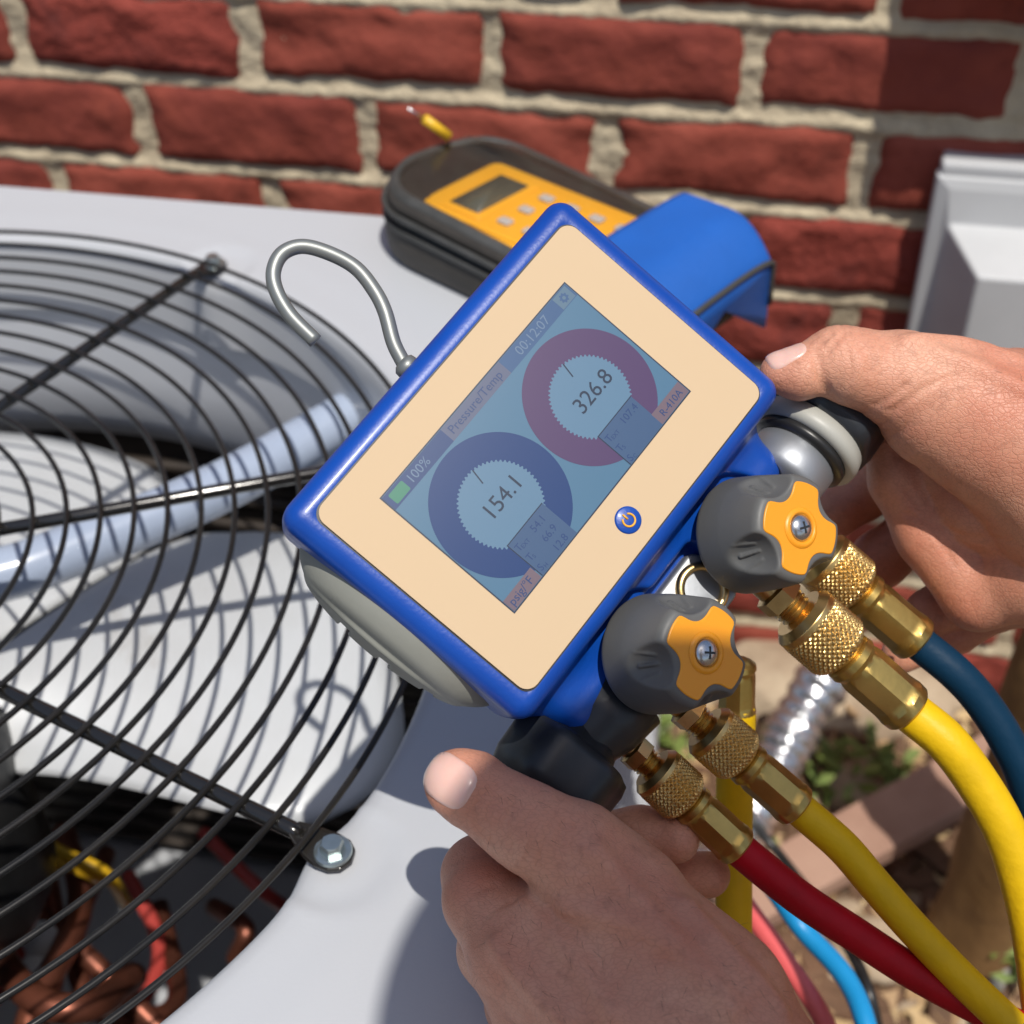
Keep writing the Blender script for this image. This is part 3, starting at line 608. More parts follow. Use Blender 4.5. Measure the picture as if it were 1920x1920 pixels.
# ================================================================== DIGITAL MANIFOLD GAUGE
DO = A([-5.495, 29.655, 15.]); DX = nrm([.47031067, .79077187, .3917751]); DY = nrm([-.80679093, .20536958, .55399614]); DN = np.cross(DX, DY)
DR = A([DX, DY, DN])
def W(p): return A(p, float)@DR+DO
def loc(px, py, zl=0):
    v = ray(px, py); o_ = CP-DO; t = (zl-o_@DN)/(v@DN); p = o_+v*t; return A([p@DX, p@DY, zl])
def wv(vf): return (W(vf[0]), vf[1])
gd = thing('digital_gauge', 'blue digital manifold gauge with a beige screen bezel held in both hands', 'gauge', DO)
MY, MZ = -6.25, -3.0                                         # manifold axis in gauge space
KA = nrm([.15, -.25, .955]); KB = [A([2.35, -6.05, -1.7]), A([-2.15, -6.0, -1.7])]
def body(p):
    zc = p[:, 2]
    hx = 6.22-.25*np.clip((-zc-1.2)/2.5, 0, 1); d = rbox(p*np.stack([6.22/hx, np.ones(len(p)), np.ones(len(p))], 1), (0, .08, -1.85), (6.22, 4.32, 1.75), .55)
    sk_ = rbox(p, (.0, -4.3, -2.75), (5.35, 1.85, 1.0), .8); d = smin(d, sk_, 1.1)
    for kb in KB: # cowl round each knob, then the recess that clears it
        q = p-kb; h = q@KA; r = np.linalg.norm(q-np.outer(h, KA), axis=1)
        d = smax(d, -smax(r-1.86, -(h+.35), .15), .12)
    pl = rbox(p, (0, -6.2, -1.6), (1.35, 1.25, 1.0), .3); d = smax(d, -pl, .15)
    d = smax(d, -rbox(p, (0, 0, .0), (5.56, 3.73, .14), .08), .03)
    # pocket for the rubber cap on the left end
    return d
netobj('housing', (lambda q: (W(q[0]), q[1]))(nets(body, (-7, -8, -4.4), (7, 5, .4), .085)), 'blue', gd)
obj('faceplate', wv(prism(rrect(-5.55, 5.55, -3.72, 3.72, .38, 8), -.12, -.02)), 'beige', gd, smooth=False)
obj('faceplate_seam', wv(prism(rrect(-5.6, 5.6, -3.77, 3.77, .4, 8), -.125, -.10)), 'black', gd, smooth=False)
# ---- screen
scr = obj('screen', wv(prism([(-4.08, -2.03), (4.04, -2.03), (4.04, 2.61), (-4.04, 2.63)], -.03, -.010)), flat('lcd_blue', 69, 107, 134), gd, smooth=False)
obj('screen_edge', wv(prism([(-4.12, -2.07), (4.08, -2.07), (4.08, 2.65), (-4.08, 2.67)], -.03, -.014)), flat('lcd_edge', 33, 46, 67), gd, smooth=False)
def Z1(X, Y): q = loc(700+X/3, 480+Y/3, 0); return q[:2]
def plate(name, poly, z, m_, th=.002): return obj(name, wv(prism(poly, z-th, z)), m_, scr, smooth=False)
f_dark = flat('lcd_dark_blue', 28, 58, 105); f_mid = flat('lcd_mid_blue', 46, 80, 120); f_box = flat('lcd_grey_violet', 80, 88, 113); f_info = flat('lcd_info', 53, 80, 114)
f_brown = flat('lcd_brown', 103, 88, 99); f_ringb = flat('lcd_ring_blue', 10, 51, 103); f_ringr = flat('lcd_ring_purple', 72, 52, 91); f_in = flat('lcd_dial', 84, 117, 143)
f_ink = flat('lcd_ink', 22, 41, 64); f_lt = flat('lcd_light_text', 91, 114, 141); f_gear = flat('lcd_gear_box', 78, 105, 126); f_grn = flat('lcd_green', 52, 118, 97)
plate('header_bar', [(-4.04, 2.14), (-1.55, 2.14), (-1.55, 2.615), (-4.04, 2.62)], -.008, f_dark)
plate('header_bar', [(1.0, 2.14), (4.03, 2.14), (4.03, 2.60), (1.0, 2.61)], -.008, f_mid)
plate('title_box', [(-1.55, 2.14), (1.0, 2.14), (1.0, 2.61), (-1.55, 2.615)], -.008, f_box)
plate('gear_box', [(3.42, 2.16), (3.98, 2.16), (3.98, 2.58), (3.42, 2.58)], -.006, f_gear)
plate('battery', rrect(-3.88, -3.32, 2.2, 2.54, .04, 2), -.006, f_grn)
def ring(c, ri, ro, m_, n=96, teeth=0):
    P = []
    for i in range(n):
        t = 2*math.pi*i/n; P.append((c[0]+ro*math.cos(t), c[1]+ro*math.sin(t)))
    V = []; Fc = []; n2 = 240
    for i in range(n2):
        t = 2*math.pi*i/n2; r_ = ri-(.045 if (i % 4) in (0, 1) else -.01)
        V += [(c[0]+ro*math.cos(t), c[1]+ro*math.sin(t), -.0055), (c[0]+r_*math.cos(t), c[1]+r_*math.sin(t), -.0055)]
    for i in range(n2): k = (i+1) % n2; Fc.append((2*i, 2*k, 2*k+1, 2*i+1))
    return V, Fc
cb = Z1(720, 1397); cr_ = Z1(1222, 792)
def clipring(c, ri, ro, m_):
    V, Fc = ring(c, ri, ro, m_); V = [(x_, max(-2.02, y_), z_) for x_, y_, z_ in V]
    o = obj('dial_ring', wv((A(V), [f_[::-1] for f_ in Fc])), m_, scr, smooth=False)
    obj('dial_face', wv(prism([(c[0]+(ri+.02)*math.cos(t), c[1]+(ri+.02)*math.sin(t)) for t in np.arange(64)*2*np.pi/64], -.009, -.007)), f_in, scr, smooth=False)
    a_ = math.radians(79); p0 = A([c[0]-.02+ri*.99*math.cos(a_), c[1]+ri*.99*math.sin(a_)]); p1 = A([c[0]-.03+ri*.62*math.cos(a_), c[1]+ri*.62*math.sin(a_)]); s_ = nrm([-(p1-p0)[1], (p1-p0)[0]])*.02
    obj('needle', wv(prism([p0+s_, p1+s_, p1-s_, p0-s_][::-1], -.005, -.003)), f_ink, scr, smooth=False)
clipring(cb, 1.22, 2.0, f_ringb); clipring(cr_, 1.20, 1.96, f_ringr)
def rectfrom(pa_, pb__, pc_):
    q = [Z1(*pa_), Z1(*pb__), Z1(*pc_)]; xs_ = [k[0] for k in q]; ys_ = [k[1] for k in q]; return min(xs_), max(xs_), max(ys_)
def info(x0, x1, yt, lines):
    plate('info_box', [(x0, -2.02), (x1, -2.02), (x1, yt), (x0, yt)], -.0035, f_info)
    plate('info_edge', [(x0-.02, -2.02), (x0+.01, -2.02), (x0+.01, yt), (x0-.02, yt)], -.003, f_ink, .001); plate('info_edge', [(x0-.02, yt-.01), (x1, yt-.01), (x1, yt+.02), (x0-.02, yt+.02)], -.0032, f_ink, .001)
    for i, (a_, b_) in enumerate(lines):
        y_ = yt-.36-.40*i; text(a_[0], .30, W((x0+.07, y_, -.003)), DX, DY, f_dark, scr); text(a_[1:], .17, W((x0+.22, y_-.03, -.003)), DX, DY, f_dark, scr); 
        if b_: text(b_, .31, W((x1-.78, y_, -.003)), DX, DY, f_dark, scr)
i1 = Z1(755, 1630); i1b = Z1(950, 1390); info(i1[0], i1b[0], (i1[1]+i1b[1])/2, (('TEXT', '54.1'), ('TS', '66.9'), ('SH', '12.8')))
i2 = Z1(1265, 1015); i2b = Z1(1450, 790); info(i2[0], i2b[0], (i2[1]+i2b[1])/2, (('TEXT', '107.4'), ('TS', ''), ('SC', '')))
plate('unit_box', [(-4.07, -2.02), (i1[0]-.05, -2.02), (i1[0]-.05, -1.62), (-4.07, -1.62)], -.0035, f_brown)
plate('unit_box', [(2.75, -2.02), (4.03, -2.02), (4.03, -1.60), (2.75, -1.60)], -.0030, f_brown)
text('psig/°F', .34, W((-3.98, -1.93, -.003)), DX, DY, f_dark, scr); text('R-410A', .30, W((2.95, -1.92, -.0028)), DX, DY, f_dark, scr)
n1 = Z1(668, 1490); text('154.1', .66, W((n1[0]-.03, n1[1]-.02, -.004)), DX, DY, f_ink, scr)
n2_ = Z1(1180, 890); text('326.8', .66, W((n2_[0]-.03, n2_[1]-.02, -.004)), DX, DY, f_ink, scr)
text('Pressure/Temp', .36, W((-1.42, 2.26, -.006)), DX, DY, f_dark, scr); text('100%', .38, W((-3.22, 2.25, -.006)), DX, DY, f_lt, scr); text('00:12:07', .40, W((1.55, 2.24, -.006)), DX, DY, f_lt, scr)
gc = (3.70, 2.37); gp_ = []
for i in range(32): t = 2*math.pi*i/32; r_ = .15 if (i//2) % 2 else .115; gp_.append((gc[0]+r_*math.cos(t), gc[1]+r_*math.sin(t)))
plate('gear_icon', gp_, -.004, f_mid); plate('gear_icon', [(gc[0]+.055*math.cos(t), gc[1]+.055*math.sin(t)) for t in np.arange(16)*math.pi/8], -.003, f_gear, .001)
# power button
pc = loc(1178, 975)[:2]; btn = obj('power_button', wv(lathe([(0,.045),(.34,.045),(.385,.02),(.40,-.03),(0,-.03)], (pc[0], pc[1], -.02), (0,0,1), 40)), 'blue', gd)
arc = [(pc[0]+.18*math.cos(t), pc[1]-.01+.18*math.sin(t), .035) for t in np.linspace(math.radians(125), math.radians(415), 26)]
obj('power_symbol', wv(join(tube(arc, .032, 6), tube([(pc[0], pc[1]+.03, .035), (pc[0], pc[1]+.22, .035)], .032, 6))), 'meter', btn)
# rubber cap on the left end
def cap_sdf(p):
    q = p-A([-5.75, .05, -2.15]); e = np.sqrt((q[:, 0]/1.45)**2+(q[:, 1]/3.55)**2+(q[:, 2]/1.70)**2+1e-9)-1
    d = smax(e*1.25, -q[:, 0]-1.12, .25); d = smax(d, q[:, 0]-.3, .1)
    e2 = np.sqrt((q[:, 1]/2.75)**2+((q[:, 2]+.25)/.98)**2+1e-9)-1; d = smax(d, -smax(-q[:, 0]-1.06+.30+.12*q[:, 1]**2*0-.0, -e2*.9-.0, .06)*1., .06) if False else d
    d = smin(d, smax(e2*.9, np.abs(q[:, 0]+.75)-.52+.035*q[:, 1]**2, .15), .08)
    for yy in (1.05, -.40, -1.9): d = smax(d, -rbox(q, (-1.25, yy, -.80), (.55, .19, .55), .05), .05)
    return d
netobj('end_cap', (lambda q: (W(q[0]), q[1]))(nets(cap_sdf, (-7.5, -3.9, -3.9), (-5.2, 4.0, -.4), .05)), 'endrub', gd)
# manifold block, sight glass, end valves
obj('manifold_block', wv(prism(rrect(-5.2, 5.9, -7.1, -5.2, .3), -4.0, -2.75)), 'darkpl', gd, bevel=.15)
obj('sight_plate', wv(prism(rrect(-1.15, 1.25, -7.15, -5.25, .35), -2.75, -2.05)), 'alu', gd, bevel=.12, seg=3)
sg = loc(1318, 1105, -1.95)
obj('sight_ring', wv((lambda q: q)(lathe([(.56,-.9),(.56,.0),(.60,.10),(.76,.10),(.82,.0),(.82,-.3)], (sg[0], sg[1], -1.95), (0,0,1), 48, close=False))), 'brass', gd)
obj('sight_glass', wv(lathe([(0,-.85),(.60,-.85),(.60,-.8),(.3,-.75),(0,-.74)], (sg[0], sg[1], -1.95), (0,0,1), 32)), 'black', gd)
obj('valve_neck', wv(lathe([(1.25,-.3),(1.35,0),(1.35,.75),(1.2,.9)], (5.25, MY, MZ), (1,0,0), 48)), 'alu', gd)
obj('valve_gap', wv(lathe([(1.2,0),(1.55,.06),(1.55,.32),(1.2,.4)], (6.05, MY, MZ), (1,0,0), 48)), 'black', gd)
obj('valve_collar', wv(lathe([(1.5,0),(1.78,.05),(1.82,.3),(1.74,.62),(1.5,.7)], (6.35, MY, MZ), (1,0,0), 48)), 'greyring', gd)
kf = lambda a_, r, h: r*(1+.045*np.cos(6*a_)) if r > 1.1 else r*np.ones_like(a_)
obj('end_valve', wv(lathe([(1.4,0),(1.78,.05),(1.85,.5),(1.82,1.6),(1.7,2.1),(1.35,2.3),(0,2.35)], (7.0, MY, MZ), (1,0,0), 72, rf=kf)), 'darkpl', gd)
obj('end_valve', wv(lathe([(1.0,-.6),(1.15,0),(1.45,.12),(1.78,.2),(1.84,.5),(1.8,1.5),(1.68,1.95),(1.3,2.1),(0,2.15)], (-5.15, MY, MZ), (-1,0,0), 72, rf=kf)), 'darkpl', gd)
obj('valve_neck', wv(lathe([(1.5,-1.6),(1.35,-.6),(1.0,.3),(.95,.6)], (-4.9, MY, MZ), (-1,0,0), 40)), 'darkpl', gd)
# knobs
def knob_at(kb, rot):
    x_, y_, z_ = frame(KA, (0, 1, 0)); c_, s_ = math.cos(rot), math.sin(rot); X = x_*c_+y_*s_; Y = -x_*s_+y_*c_; Rk = A([X, Y, z_])
    def f(p):
        h = p[:, 2]; r = np.hypot(p[:, 0], p[:, 1]); a_ = np.arctan2(p[:, 1], p[:, 0])
        R_ = 1.72-.05*np.clip(h, 0, 3)-.05*np.clip(h-1.1, 0, 3)
        d = smax((r-R_)*.96, np.abs(h-1.32)-1.32, .28)
        for k in range(4):
            t = k*math.pi/2+math.pi/4; er = A([math.cos(t), math.sin(t), 0]); c0 = er*2.02+A([0, 0, 2.95]); tn = A([-math.sin(t), math.cos(t), 0]); q = p-c0
            s = np.sqrt((q@tn/.90)**2+(q[:, 2]/1.80)**2+(q@er/.96)**2+1e-9)-1; d = smax(d, -s*.9, .07)
            for g in (-.42, 0, .42): # grip ribs fanning out in the hollow
                P0 = c0+tn*.90*g*.70-er*.96*math.cos(.50)*math.sqrt(1-(g*.70)**2)-A([0, 0, 1.80])*math.sin(.50)
                P1 = c0+tn*.90*g*1.1-er*.96*math.cos(.92)*math.sqrt(1-(g*1.0)**2)-A([0, 0, 1.80])*math.sin(.92)*.98
                d = smin(d, cap(p, P0, P1, .045, .06), .04)
        return d
    def mk(vf): return (W(A(vf[0])@Rk+kb), vf[1])
    vf = nets(f, (-1.95, -1.95, -.1), (1.95, 1.95, 2.85), .05)
    kn = netobj('valve_knob', (W(vf[0]@Rk+kb), vf[1]), 'rubber', gd)
    P = []
    th_ = np.arange(120)*2*np.pi/120; rs_ = np.linspace(.7, 1.7, 60); g_ = f(A([[r_*math.cos(t), r_*math.sin(t), 2.40] for t in th_ for r_ in rs_])).reshape(120, 60)
    rr0 = A([np.interp(0, row, rs_) for row in g_])-.23; rr0 = (np.roll(rr0, 1)+2*rr0+np.roll(rr0, -1))/4
    P = [(r_*math.cos(t), r_*math.sin(t)) for r_, t in zip(rr0, th_)]
    obj('orange_insert', mk(prism(P, 2.5, 2.675)), 'orange', kn, bevel=.03, flatang=40)
    obj('screw_rim', mk(lathe([(.40,0),(.42,.05),(.47,.07),(.54,.04),(.58,0)], (0,0,2.685), (0,0,1), 40, close=False)), 'orange', kn)
    sc_ = obj('screw_head', mk(lathe([(0,.17),(.12,.165),(.25,.13),(.35,.06),(.385,0),(.385,-.1),(0,-.1)], (0,0,2.68), (0,0,1), 32)), 'steel', kn)
    for th in (0, math.pi/2):
        u_ = A([math.cos(th+.5), math.sin(th+.5), 0]); v_ = A([-u_[1], u_[0], 0]); 
        obj('screw_slot', mk(box((-.17, -.032, 2.83), (.17, .032, 2.852+.003*(th > 0)), A([u_, v_, [0, 0, 1]]))), 'black', kn, smooth=False)
    obj('knob_stem', mk(lathe([(1.0,-.8),(1.0,.05)], (0,0,0), (0,0,1), 32)), 'darkpl', kn)
knob_at(KB[0], math.radians(28)); knob_at(KB[1], math.radians(10))
# hanging hook
hk = [(-.42,4.2,-1.3),(-.42,4.6,-1.3),(-.32,5.0,-1.3),(.14,5.9,-1.3),(.55,6.8,-1.35),(.80,7.7,-1.35),(.52,8.5,-1.4),(-.08,8.98,-1.4),(-.75,8.95,-1.4),(-1.25,8.45,-1.4),(-1.53,7.7,-1.4),(-1.55,6.85,-1.4)]
obj('hook', tube(W(spline([loc(*q_, -1.3) for q_ in ((768,700),(752,672),(737,640),(722,585),(702,545),(668,503),(620,476),(568,462),(530,475),(513,508),(518,545),(545,592),(592,640))], 90)), .215, 16), 'hook', gd)
obj('hook_collar', wv(lathe([(.0,-.1),(.32,-.1),(.36,.06),(.34,.2),(.22,.3),(.0,.3)], (-.42,4.40,-1.3), (0,1,0), 24)), 'hook', gd)
# ================================================================== HOSES
DYd = A([0, -1., 0])
def knurl(o_, ax, r, L, seg=168, rows=38):
    """knurled nut: straight shoulder, then a diamond field of small pyramids"""
    x_, y_, z_ = frame(ax); V = []; n = seg; prof_ = []
    hs = np.linspace(0, L, rows+1)
    def rad(h):
        u_ = h/L
        if u_ < .12: return r*(.80+.2*u_/.12)
        if u_ > .80: return r*(1-.30*((u_-.80)/.20)**1.6)
        return r
    ring_ = []
    aa = np.arange(n)*2*np.pi/n; m_ = 34
    hs = np.concatenate([[0], np.linspace(.02, L, rows*2)])
    for h in hs:
        u_ = (aa*r)/(2*np.pi*r/m_); k = h/(2*np.pi*r/m_)
        p1 = np.abs(((u_+k) % 1)-.5)*2; p2 = np.abs(((u_-k) % 1)-.5)*2; amp = .036*min(1, max(0, (h/L-.20)/.04))*min(1, max(0, (.97-h/L)/.03))
        rr_ = rad(h)-amp+amp*2.0*np.minimum(1-p1, 1-p2)*1.0
        ring_.append(A(o_)+np.outer(rr_*np.cos(aa), x_)+np.outer(rr_*np.sin(aa), y_)+z_*h)
    V, Fc = loft(ring_); return V, Fc
def hose(name, label, p0, dirn, hm, path, r=.58, sc=1.0, cat='hose', nut=True, noferr=False):
    t = thing(name, label, cat, p0, 'hoses screwed to the gauge'); p0 = A(p0); d = nrm(dirn)
    if nut:
        obj('hex_fitting', join(lathe([(.42*sc,-.5*sc),(.42*sc,.05*sc)], p0, d, 24), lathe([(.5*sc,0),(.62*sc,.06*sc),(.62*sc,.5*sc),(.52*sc,.56*sc)], p0, d, 6), lathe([(.46*sc,.56*sc),(.52*sc,.62*sc),(.40*sc,.68*sc),(.52*sc,.75*sc),(.40*sc,.82*sc),(.5*sc,.9*sc),(.4*sc,1.0*sc),(.4*sc,1.2*sc)], p0, d, 28)), 'brass', t, smooth=True, flatang=35)
        obj('knurled_nut', knurl(p0+d*1.0*sc, d, .98*sc, 1.75*sc), 'knurl', t, smooth=False)
    if not noferr:
        fp = p0+d*2.75*sc; fr = lambda a_, rr, h: rr*np.where(np.ones_like(a_)*(h > .5*sc) * (h < 2.0*sc) > 0, np.minimum(1, .93/np.maximum(.5, np.cos((a_ % (np.pi/4))-np.pi/8))), 1)
        obj('crimp_ferrule', lathe([(.4*sc,-.1),(.62*sc,0),(.74*sc,.1*sc),(.76*sc,.3*sc),(.68*sc,.45*sc),(.72*sc,.55*sc),(.74*sc,.7*sc),(.74*sc,1.8*sc),(.76*sc,1.98*sc),(.78*sc,2.1*sc),(.76*sc,2.35*sc),(.70*sc,2.42*sc),(r,2.42*sc)], fp, d, 48, rf=fr), 'brassd', t, flatang=30)
        st = fp+d*2.2*sc
    else: st = p0
    P = spline([st, st+d*.5]+[A(q) for q in path], 110)
    obj('rubber_hose', tube(P, r, 24), hm, t)
    return t
def wd(x_, y_, z_): return W((x_, y_, z_))
# local start points lie on the manifold face, fittings leave along local -y
def dirto(a_, b_): return nrm(A(b_)-A(a_))
# yellow, upper, sunlit
y0 = wd(2.05, -8.0, -2.6); y1 = wd(2.05, -13.0, -2.75)
hose('charging_hose', 'bright sunlit yellow hose on the large brass fitting below the upper knob', y0, y1-y0, 'hyel', [atz(1774, 1390, 41.9), atz(1825, 1456, 41.9), atz(1878, 1545, 41.9), atz(1912, 1640, 42.0), atz(1945, 1800, 42.3), atz(1985, 2150, 43)], r=.65, sc=1.10)
b0 = wd(4.45, -7.9, -4.1); b1 = wd(4.5, -13, -4.2)
hose('refrigerant_hose', 'dark blue hose leaving past the right hand fingertips', b0, b1-b0, 'hblue', [atz(1792, 1262, 44.1), atz(1840, 1315, 44.2), atz(1888, 1390, 44.3), atz(1930, 1490, 44.6), atz(1990, 1750, 46)], r=.57, sc=1.03)
o0 = wd(-2.35, -8.1, -3.2); o1 = wd(-2.4, -13, -3.3)
hose('refrigerant_hose', 'olive yellow shaded hose crossing from below the lower knob to the bottom right', o0, o1-o0, 'hyel', [atz(1580, 1588, 41.3), atz(1640, 1658, 41.4), atz(1710, 1738, 41.5), atz(1790, 1822, 41.5), atz(1876, 1905, 41.3), atz(2000, 2020, 41.3)], r=.52, sc=.90)
r0 = wd(-4.2, -7.7, -3.6); r1 = wd(-4.4, -12, -3.7)
hose('refrigerant_hose', 'red hose running from the left hand to the bottom right corner', r0, r1-r0, 'hred', [atz(1500, 1684, 41.4), atz(1600, 1750, 41.6), atz(1720, 1827, 41.9), atz(1880, 1912, 42.2), atz(2060, 2000, 43)], r=.53, sc=.86)
v0 = wd(-.3, -8.2, -5.0); va = atz(1386, 1120, 44.2); vb = atz(1380, 1400, 45.6)
hose('charging_hose', 'yellow hose hanging straight down behind the lower knob', va, vb-va, 'hyel', [atz(1376, 1560, 46.6), atz(1376, 1690, 47), atz(1376, 1900, 48), atz(1378, 2200, 50)], r=.62, sc=.80, nut=False)
def plainhose(name, label, P, r, mm): 
    o = obj(name, tube(spline(P, 60), r, 16), mm, label=label, cat='hose', group='hose ends hanging behind the red hose'); return o
plainhose('looped_hose', 'light blue hose hanging below the red hose', [atz(1400,1600,62), atz(1450, 1665, 62), atz(1505, 1742, 62), atz(1590, 1840, 60), atz(1632, 1960, 58), atz(1650, 2150, 58)], .46, 'hblue2')
plainhose('looped_hose', 'pale red hose hanging behind the left forearm', [atz(1370, 1660, 60), atz(1415, 1722, 60), atz(1470, 1800, 60), atz(1545, 1915, 60), atz(1605, 2080, 60)], .45, 'hpink')
obj('black_cable', tube(spline([atz(1385,1480,90), atz(1412,1540,90), atz(1480,1625,88), atz(1580,1760,75), atz(1625,1850,70), atz(1650,1960,70), atz(1660,2100,70)], 60), .32, 10), 'black', label='thin black cable hanging beside the light blue hose', cat='cable')
# ================================================================== PERSON: two bare hands and forearms
person = thing('person', 'bare hands and forearms of a person gripping both ends of the blue gauge', 'person', (8, 10, 5))
def hand_sdf(palm, fingers, wr, kf=.35, kp=.7, kg=.10, kj=None):
    def f(p):
        d = None
        for a_, ra, b_, rb in palm:
            c_ = cap(p, a_, b_, ra, rb); d = c_ if d is None else smin(d, c_, kp)
        tot = None
        for n_, ch in enumerate(fingers):
            g = None
            for (a_, ra), (b_, rb) in zip(ch[:-1], ch[1:]):
                c_ = cap(p, a_, b_, ra, rb); g = c_ if g is None else smin(g, c_, kf)
            u_ = smin(d, g, kj[n_] if kj else .55); tot = u_ if tot is None else smin(tot, u_, kg)
        for c_, ax_, sp, amp, rad in wr:
            q = p-c_; t = q@ax_; ph = t+.12*np.sin(q[:, 0]*3)+.1*np.sin(q[:, 1]*4+1)
            tot = tot+amp*np.maximum(0, np.cos(ph*2*np.pi/sp))**3*np.exp(-(q*q).sum(1)/rad**2)
        tot = tot+.035*np.sin(p[:, 0]*1.7+1)*np.sin(p[:, 1]*1.5)*np.sin(p[:, 2]*1.6+2)
        return tot
    return f
def pt(x_, y_, z_): return atz(x_, y_, z_)
def nailpatch(f, c, u, v, w_out, hw, hl, name):
    """nail plate laid on the surface of f: u across, v along, w outwards"""
    V = []; n1, n2 = 17, 21
    P = []; 
    for j in range(n2):
        for i in range(n1):
            a_ = -1+2*i/(n1-1); b_ = -1+2*j/(n2-1)
            # squarish superellipse mapping
            s_ = (max(abs(a_), abs(b_))/max(1e-6, (abs(a_)**3.2+abs(b_)**3.2)**(1/3.2))) if (a_ or b_) else 1
            P.append(c+u*hw*a_*s_+v*hl*b_*s_+w_out*.9)
    P = A(P); base_ = P.copy(); on = np.zeros(len(P))
    for _ in range(60):
        d = f(P); P = P-np.outer(np.clip(d, -.2, .2)*.7, w_out)
    for _ in range(6):
        G = np.stack([f(P+np.eye(3)[k]*.05)-f(P-np.eye(3)[k]*.05) for k in range(3)], 1); G /= np.linalg.norm(G, axis=1)[:, None]+1e-9; P = P-G*f(P)[:, None]*.9
    ii = np.arange(n1*n2); a_ = -1+2*(ii % n1)/(n1-1); b_ = -1+2*(ii//n1)/(n2-1); edge = np.maximum(np.abs(a_), np.abs(b_))
    off = .04-.09*np.clip((edge-.84)/.16, 0, 1)**2
    P = P+G*off[:, None]
    return P, [(j*n1+i, j*n1+i+1, (j+1)*n1+i+1, (j+1)*n1+i) for j in range(n2-1) for i in range(n1-1)]
def hairs(f, n, lo, hi, name, parent, dirv, L=.45, pred=None):
    P = rng.uniform(lo, hi, (n*6, 3)); P = P[np.abs(f(P)) < .35]
    for _ in range(4):
        d = f(P); G = np.stack([f(P+np.eye(3)[k]*.04)-f(P-np.eye(3)[k]*.04) for k in range(3)], 1); G /= np.linalg.norm(G, axis=1)[:, None]+1e-9; P = P-G*d[:, None]
    k = ((CP-P)*G).sum(1) > 0; P = P[k]; G = G[k]
    if pred is not None: k = pred(P, G); P = P[k]; G = G[k]
    P = P[:n]; G = G[:n]; L_ = []
    for p, g in zip(P, G):
        t = nrm(A(dirv)-g*(A(dirv)@g)+rng.normal(0, .35, 3)); l = L*rng.uniform(.5, 1.2)
        a_ = p; b_ = p+t*l*.5+g*l*.14; c_ = p+t*l+g*l*.10; s_ = np.cross(t, g)*.0042
        L_.append((A([a_-s_, a_+s_, b_+s_*.8, b_-s_*.8, c_]), [(0,1,2,3), (3,2,4)]))
    obj(name, join(*L_), 'hair', parent, smooth=False, kind='stuff')
M['shirt'] = mat('pale_bounce_shirt', (.68,.62,.52), .8, col2=(.62,.56,.46), nscale=20, bump=.4, bscale=200, bdist=.001)  # shirt made pale to bounce warm fill light on to the hands
M['hair'] = mat('body_hair', (.11,.055,.03), .5)
def torso(p):
    d = cap(p, A([15.3, -2.4, 66]), A([16.3, -4.6, 72]), 9.3, 9.5)                       # head
    d = smin(d, cap(p, A([16, -8, 64]), A([20, -24, 60]), 5.6, 6.5), 3)
    d = smin(d, cap(p, A([4, -30, 57]), A([42, -26, 57]), 7.0, 7.0), 8)         # shoulders
    d = smin(d, cap(p, A([22, -36, 50]), A([24, -60, 10]), 14, 14), 9)
    d = smin(d, cap(p, A([24, -60, 10]), A([26, -62, -60]), 15, 12), 9)
    d = smin(d, cap(p, A([3, -30, 57]), A([12, -30, 24]), 6.5, 5.0), 4)
    d = smin(d, cap(p, A([43, -25, 56]), A([56, 4, 30]), 6.5, 5.0), 4)
    d = smin(d, cap(p, A([16, 6.6, 67]), A([16, 6.9, 66]), 1.0, 1.2), 1.2) # nose
    return d
netobj('body', nets(torso, (-14, -82, -62), (66, 12, 84), 1.0), 'shirt', person)  # unseen body, added as an occluder: its head shades the left hand
def surf(f, x_, y_, z0=30.):
    v = ray(x_, y_); z_ = z0
    for _ in range(60):
        d = float(f((CP+v*z_)[None])[0]); z_ += d*.7
        if abs(d) < .01: break
    return CP+v*z_
def relief(f, veins, folds):
    V_ = []; F_ = []
    def lay(px_, off):
        P = spline([surf(f, *q) for q in px_], 5*len(px_))
        for _ in range(4):
            G = np.stack([f(P+np.eye(3)[k]*.05)-f(P-np.eye(3)[k]*.05) for k in range(3)], 1); G /= np.linalg.norm(G, axis=1)[:, None]+1e-9; P = P-G*f(P)[:, None]*.9
        return P+G*off
    for px_, r in veins: V_.append((lay(px_, -r*.22), r))
    for px_, r in folds: rr = r+.05; F_.append((lay(px_, rr-r*.75), rr))
    def g(p):
        d = f(p)
        for P, r in V_:
            lo_, hi_ = P.min(0)-1, P.max(0)+1; k = ((p > lo_) & (p < hi_)).all(1)
            if k.any():
                q = p[k]; c_ = None
                for a_, b_ in zip(P[:-1], P[1:]): e = cap(q, a_, b_, r, r); c_ = e if c_ is None else np.minimum(c_, e)
                d[k] = smin(d[k], c_, .45)
        for P, r in F_:
            lo_, hi_ = P.min(0)-1, P.max(0)+1; k = ((p > lo_) & (p < hi_)).all(1)
            if k.any():
                q = p[k]; c_ = None
                for i_, (a_, b_) in enumerate(zip(P[:-1], P[1:])): e = cap(q, a_, b_, r, r); c_ = e if c_ is None else np.minimum(c_, e)
                d[k] = smax(d[k], -c_, .12)
        return d
    return g
